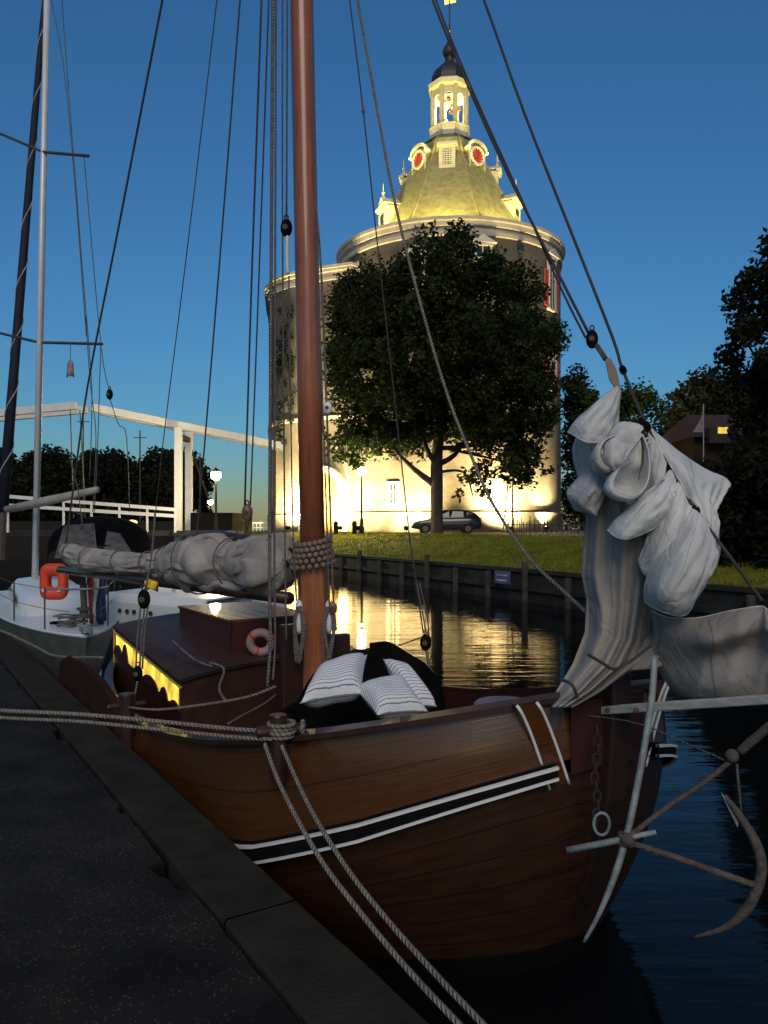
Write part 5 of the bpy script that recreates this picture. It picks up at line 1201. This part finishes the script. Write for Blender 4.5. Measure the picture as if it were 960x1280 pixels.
m.tube(c, [lerp(.011, .022, min(1, i/10)) if i < 25 else lerp(.022, .005, (i-25)/10) for i in range(len(c))], 8); m.build('curved_arm', M['rust'], an, smooth=True)
m = MB(); m.extr([P(x, y, 3.41) for x, y in ((901, 990), (914, 1003), (926, 1020), (922, 1034), (912, 1014))], (0, .012, 0)); m.build('fluke', M['galv'], an)
m = MB()
for k in range(3): cc = P(783, 1044+5*k, 3.52); m.tube([cc+Vector((.03*math.cos(a), .03*math.sin(a), 0)) for a in [2*math.pi*i/12 for i in range(12)]], .01, 6, closed=True)
m.ball(P(784, 1050, 3.5), .032, 10); m.build('crown', M['rust'], an, smooth=True)
m = MB(); m.ball(P(915, 945, 3.42), .03, 10); m.tube([P(921, 955, 3.42), P(924, 990, 3.41), P(927, 1018, 3.4)], .006, 6); m.build('swivel', M['rust'], an, smooth=True)

# ================================================================== WHITE YACHT behind
def YP(s, v, z): return W(2.2+.075*s+v, 10.8+s, z)
yt_ = thing('white_yacht', YP(4, 0, 0), 'white sailing yacht with aluminium mast moored behind the wooden boat, bow towards the viewer', 'yacht')
yb = lambda s: .95*(1-(1-min(s/4.5, 1))**2)**.75*(1 if s < 7 else 1-.02*(s-7)**2)
ysh = lambda s: 1.02-.04*min(s, 5)/5+.0
ys_ = [9*(i/20)**1.6 for i in range(21)]
lp = [(s, -1) for s in ys_[::-1]]+[(s, 1) for s in ys_[1:]]
m = MB(); m.grid([[YP(s+o*.6, sg*max(0, yb(s)-o*.5), ysh(s)*k) for s, sg in lp] for k, o in ((1, 0), (.75, .1), (.45, .25), (.1, .5), (-.3, .9))]); m.build('hull', mat('grey_green_hull', (.10, .115, .105), .5), yt_, smooth=True)
m = MB(); m.grid([[YP(s+.03, x*(yb(s)-.01), ysh(s)+.03*(1-x*x)) for x in (-1, -.6, -.2, .2, .6, 1)] for s in ys_]); m.build('deck', M['gelcoat'], yt_, smooth=True)
m = MB(); m.tube([YP(s, sg*yb(s), ysh(s)+.025) for s, sg in lp], .025, 6); m.build('toe_rail', M['alu'], yt_)
m = MB(); rows = []
for s, k in ((3.0, 0), (3.4, .7), (4.0, 1), (6.8, 1.15)):
    wv = .62*min(1, .6+s*.1); rows.append([YP(s, x*wv, ysh(s)+y*.36*k) for x, y in ((-1, 0), (-.93, .7), (-.75, 1), (0, 1.12), (.75, 1), (.93, .7), (1, 0))])
m.grid(rows); co_ = m.build('coachroof', M['gelcoat'], yt_, smooth=True)
for sg in (-1, 1):
    m = MB(); m.add([YP(4.2, sg*.645, 1.1), YP(6.2, sg*.645, 1.1), YP(6.2, sg*.63, 1.28), YP(4.4, sg*.63, 1.25)], [(0, 1, 2, 3)]); m.build('cabin_window', M['darkglass'], co_, thick=.012)
m = MB(); m.tube([YP(.1, 0, 1.06), YP(.1, 0, 1.18)], .05, 8); m.box(YP(.05, 0, 1.13), (.12, .3, .08), R(32)); m.build('bow_roller', M['galv'], yt_, bevel=.01)
m = MB(); m.lathe([(.1, 0), (.1, .02), (.06, .03), (.001, .03)], YP(1.7, -.2, ysh(1.7)+.03), 12); m.build('deck_fitting', M['black'], yt_)
for s, sg in ((1.0, -1), (1.0, 1), (2.4, -1), (2.4, 1), (4.4, -1), (4.4, 1), (6.4, -1), (6.4, 1)):
    b = YP(s, sg*(yb(s)-.05), ysh(s)); MB().tube([b, b+Vector((0, 0, .62))], .0125, 6).build('stanchion', M['wire'], yt_)
for z_ in (.32, .6):
    for sg in (-1, 1): MB().tube([YP(s, sg*(yb(s)-.05), ysh(s)+z_) for s in (.35, 1.0, 2.4, 4.4, 6.4, 8)], .005, 5).build('lifeline', M['wire'], yt_)
m = MB(); m.rope([YP(1.0, -yb(1)+.05, 1.6), YP(.3, -.2, 1.64), YP(-.05, 0, 1.66), YP(.3, .2, 1.64), YP(1.0, yb(1)-.05, 1.6)], .014, 6, 8); m.build('pulpit', M['galv'], yt_, smooth=True)
m = MB(); m.rope([P(101, 690, 11.4), P(103, 720, 11.3), P(105, 755, 11.2), P(105, 764, 11.2)], [.05]*1 if 0 else .045, 5, 8); m.lathe([(.001, 0), (.1, 0), (.1, .03), (.06, .04), (.06, .1), (.1, .11), (.1, .14), (.001, .14)], P(105, 772, 11.2), 14); m.tube([P(105, 772, 11.2), P(105, 790, 11.1)], .02, 6); m.build('headsail_furler', M['rust'], yt_, smooth=True)
for k in range(6): pass
m = MB(); rg = random.Random(4)
for k in range(9):
    c = YP(1.3+rg.uniform(-.25, .25), rg.uniform(-.15, .2), 1.07+.012*k); rr = rg.uniform(.1, .17); m.tube([c+Vector((rr*math.cos(a), rr*math.sin(a), .01*math.sin(3*a+k))) for a in [2*math.pi*i/18 for i in range(18)]], .012, 5, closed=True)
m.build('rope_coil', M['greyrope'], yt_, smooth=True)
m = MB(); m.rope([P(84, 708, 12.5), P(100, 700, 12.4), P(120, 704, 12.3), P(136, 716, 12.2)], .1, 5, 8); m.build('maroon_cover', M['maroon'], yt_, smooth=True)
m = MB(); m.rope([P(128, 722, 12.0), P(126, 745, 11.8), P(127, 775, 11.6)], .075, 5, 10); m.build('fender', mat('navy_fender', (.02, .03, .09), .5), yt_, smooth=True)
mf = P(43, 668, 15.6); mt_ = P(58.5, 0, 15.8); mt2 = mf+(mt_-mf)*1.25
m = MB(); m.tube([mf+Vector((0, 0, -1.4)), mt2], .075, 12, squash=.8); ym = m.build('mast', M['alu'], yt_, smooth=True)
for y0, xl, yl, xr, yr in ((190, 0, 167, 111, 195), (428, -6, 415, 128, 430)):
    m = MB(); xm = 43+(668-y0)/668*15.5; m.tube([P(xl, yl, 16.6), P(xm, y0, 15.7)], .03, 6); m.tube([P(xm, y0, 15.7), P(xr, yr, 15.4)], .03, 6); m.build('spreader', M['wire'], ym)
for pts in ([(76, -40, 15.5), (79, 24, 15.5), (103, 336, 15.4), (111, 430, 15.4), (115, 500, 15.4), (112, 600, 15.3)], [(105, 195, 15.4), (126, 430, 15.3), (137, 488, 15.2)], [(137, 497, 15.2), (148, 530, 15.1), (158, 545, 15.1), (162, 640, 15)], [(107, 395, 15.4), (113, 480, 15.4), (120, 545, 15.3), (116, 640, 15.2)], [(64, 0, 15.7), (84, 120, 15.6), (108, 420, 15.5)], [(126, 430, 15.3), (122, 560, 15.2), (118, 640, 15.1)], [(88, 575, 14.5), (97, 610, 14.4), (103, 660, 14.3)]):
    line('stay_wire', pts, .009, 'wire', par=yt_)
block(137, 493, 15.2, .09, yt_, 'black')
m = MB(); m.tube([P(8, 637, 15.4), P(60, 626, 15), P(122, 612, 14.4)], [.07, .09, .06], 10); m.build('boom', mat('boom_cover', (.33, .32, .29), .85, bump=.3, bscale=20), yt_, smooth=True)
# sprayhood
hd = MB(); rows = []
def hoop(Y, x0_, x1_, yt0, yb0): return [P(lerp(x0_, x1_, .5-.5*math.cos(math.pi*k/12)), yb0-(yb0-yt0)*math.sin(math.pi*k/12)**.55, Y) for k in range(13)]
hd.grid([hoop(15.2, 60, 176, 682, 702), hoop(16.2, 58, 190, 648, 702), hoop(17.6, 62, 192, 645, 702)]); sh_ = hd.build('sprayhood', M['canvas'], yt_, smooth=True)
wg = mat('clear_vinyl_window', (.10, .095, .09), .25, var=.4, scale=8)
for q in ([(80, 657), (118, 654), (122, 694), (68, 698)], [(134, 664), (150, 667), (168, 695), (128, 698)]):
    m = MB(); m.add([P(x, y, 15.0+(.5 if y < 680 else .0)) for x, y in q], [(0, 1, 2, 3)]); m.build('sprayhood_window', wg, sh_, thick=.015)
# furled headsail of another yacht
fs = thing('furled_headsail', P(4, 622, 17.5), 'dark blue furled headsail with pale spiral edge, leaning beside the aluminium mast', 'sail')
a, b = P(3, 640, 17.5), P(53, 30, 18); up_ = b+(b-a)*.12
m = MB(); m.tube([a, a.lerp(b, .3), a.lerp(b, .8), b, up_], [.12, .1, .075, .06, .03], 10); m.build('rolled_sail', mat('dark_blue_sailcloth', (.012, .014, .03), .8), fs, smooth=True)
m = MB(); pts = []
for k in range(300):
    t_ = k/300; p = a.lerp(b, t_); r0 = lerp(.121, .062, t_); an_ = t_*math.pi*2*8; pts.append(p+Vector((math.cos(an_), math.sin(an_), 0))*r0)
m.tube(pts, .014, 4); m.build('spiral_edge', mat('pale_leech', (.35, .36, .38), .8), fs)
m = MB(); m.tube([P(-1, 700, 17.4), a], .1, 10); m.build('furling_drum', M['rust'], fs)
# lifebuoy
lr = P(68, 727, 12.2); rb = thing('lifebuoy', lr, 'bright orange-red horseshoe lifebuoy hung on the yacht rail', 'lifebuoy')
m = MB(); n_ = 40; rows = []
W_, H_ = 17/F*12.2, 23/F*12.2
def sq(a, k): c_, s_ = math.cos(a), math.sin(a); return Vector((math.copysign(abs(c_)**.5, c_)*W_*k, 0, math.copysign(abs(s_)**.5, s_)*H_*k))
m.grid([[lr+sq(2*math.pi*i/n_, k)+Vector((0, y_, 0)) for i in range(n_+1)] for k, y_ in ((.32, .03), (.32, -.04), (.4, -.08), (.75, -.1), (.95, -.07), (1.0, 0), (.95, .06), (.32, .06))]); m.build('cover', mat('orange_red_cover', (.72, .07, .03), .5, var=.15), rb, smooth=True)
m = MB()
for sx in (-.55, .55): c = lr+Vector((sx*W_, -.1, -.42*H_)); m.tube([c, c+Vector((0, -.02, 0))], .035, 10)
m.build('reflector', mat('reflective_patch', (.8, .5, .45), .3), rb)
# ensign and cloths
e = thing('ensign', P(120, 740, 11.6), 'limp red, white and blue ensign hanging beside the lifebuoy', 'flag')
for i, (nm, cc) in enumerate((('red_stripe', (.3, .03, .03)), ('white_stripe', (.6, .6, .6)), ('blue_stripe', (.03, .05, .2)))):
    m = MB(); x0_ = 108+i*7; m.grid([[P(x0_+k*2.6+1.5*math.sin(j*.8), 695+j*9+k*2+i*4, 11.7-.06*math.sin(k*2+j*.5+i)) for k in range(4)] for j in range(10)]); m.build(nm, mat(nm+'_cloth', cc, .8), e, smooth=True, thick=.003)
MB().tube([P(107, 692, 11.75), P(112, 800, 11.6)], .012).build('flag_staff', M['white'], e)
yr = MB(); rows = [[P(181+k*3.2, 724+j*4+abs(k-2)*1.2, 8.85-.04*math.sin(k*1.7+j)) for k in range(6)] for j in range(4)]; yr.grid(rows); c = P(189, 730, 8.9)
tag(yr.build('rag', mat('yellow_cloth', (.7, .5, .03), .8, bump=.3, bscale=20), None, smooth=True, thick=.02, loc=c), 'small yellow cloth clipped under the sail bundle', 'cloth')
bg = MB(); bg.grid([[P(88+x*(3.5+j*.5), 450+j*6.5+x*x*3, 15.3-.04*math.sin(j+x*3)) for x in (-1, -.3, .4, 1)] for j in range(4)]); bo = tag(bg.build('burgee', mat('faded_burgee', (.35, .25, .28), .8), None, smooth=True, thick=.006, loc=P(88, 460, 15.3)), 'small limp club flag hanging under the lower yacht spreader', 'flag')
m = MB(); m.tube([P(88, 430, 15.3), P(88, 472, 15.3)], .006); m.build('flag_halyard', M['wire'], bo)
# second white hull
sb = thing('white_launch', P(190, 770, 12.6), 'low white launch with round portholes seen below the sail bundle', 'boat')
a = P(128, 778, 12.4); b = P(252, 790, 11.2); ux = (b-a); ux.z = 0; ux.normalize(); uy = Vector((-ux.y, ux.x, 0)); Lb = (Vector((b.x, b.y, 0))-Vector((a.x, a.y, 0))).length
q = lambda x, y, z: Vector((a.x, a.y, 0))+ux*x+uy*y+Vector((0, 0, z))
m = MB(); xs = [0, .3, .7, 1.1, Lb]
m.grid([[q(x, .0, z) for x in xs] for z in (-.2, .7, 1.3)]+[[q(x, .12, 1.42) for x in xs], [q(x, 1.8, 1.46) for x in xs]]); m.grid([[q(Lb, y, z) for y in (0, .12, 1.8)] for z in (-.2, .7, 1.3)]); m.build('hull', M['gelcoat'], sb, thick=.03)
m = MB(); m.grid([[q(.25, .5, 1.4), q(1.0, .5, 1.4)], [q(.4, .7, 1.72), q(.85, .7, 1.72)], [q(.4, 1.4, 1.74), q(.85, 1.4, 1.74)]]); m.build('cabin_top', M['gelcoat'], sb)
for x in (.45, .62, .78, 1.15): c = q(x, -.022, 1.18); MB().tube([c, c-uy*.02], .035, 12).build('porthole', M['darkglass'], sb)
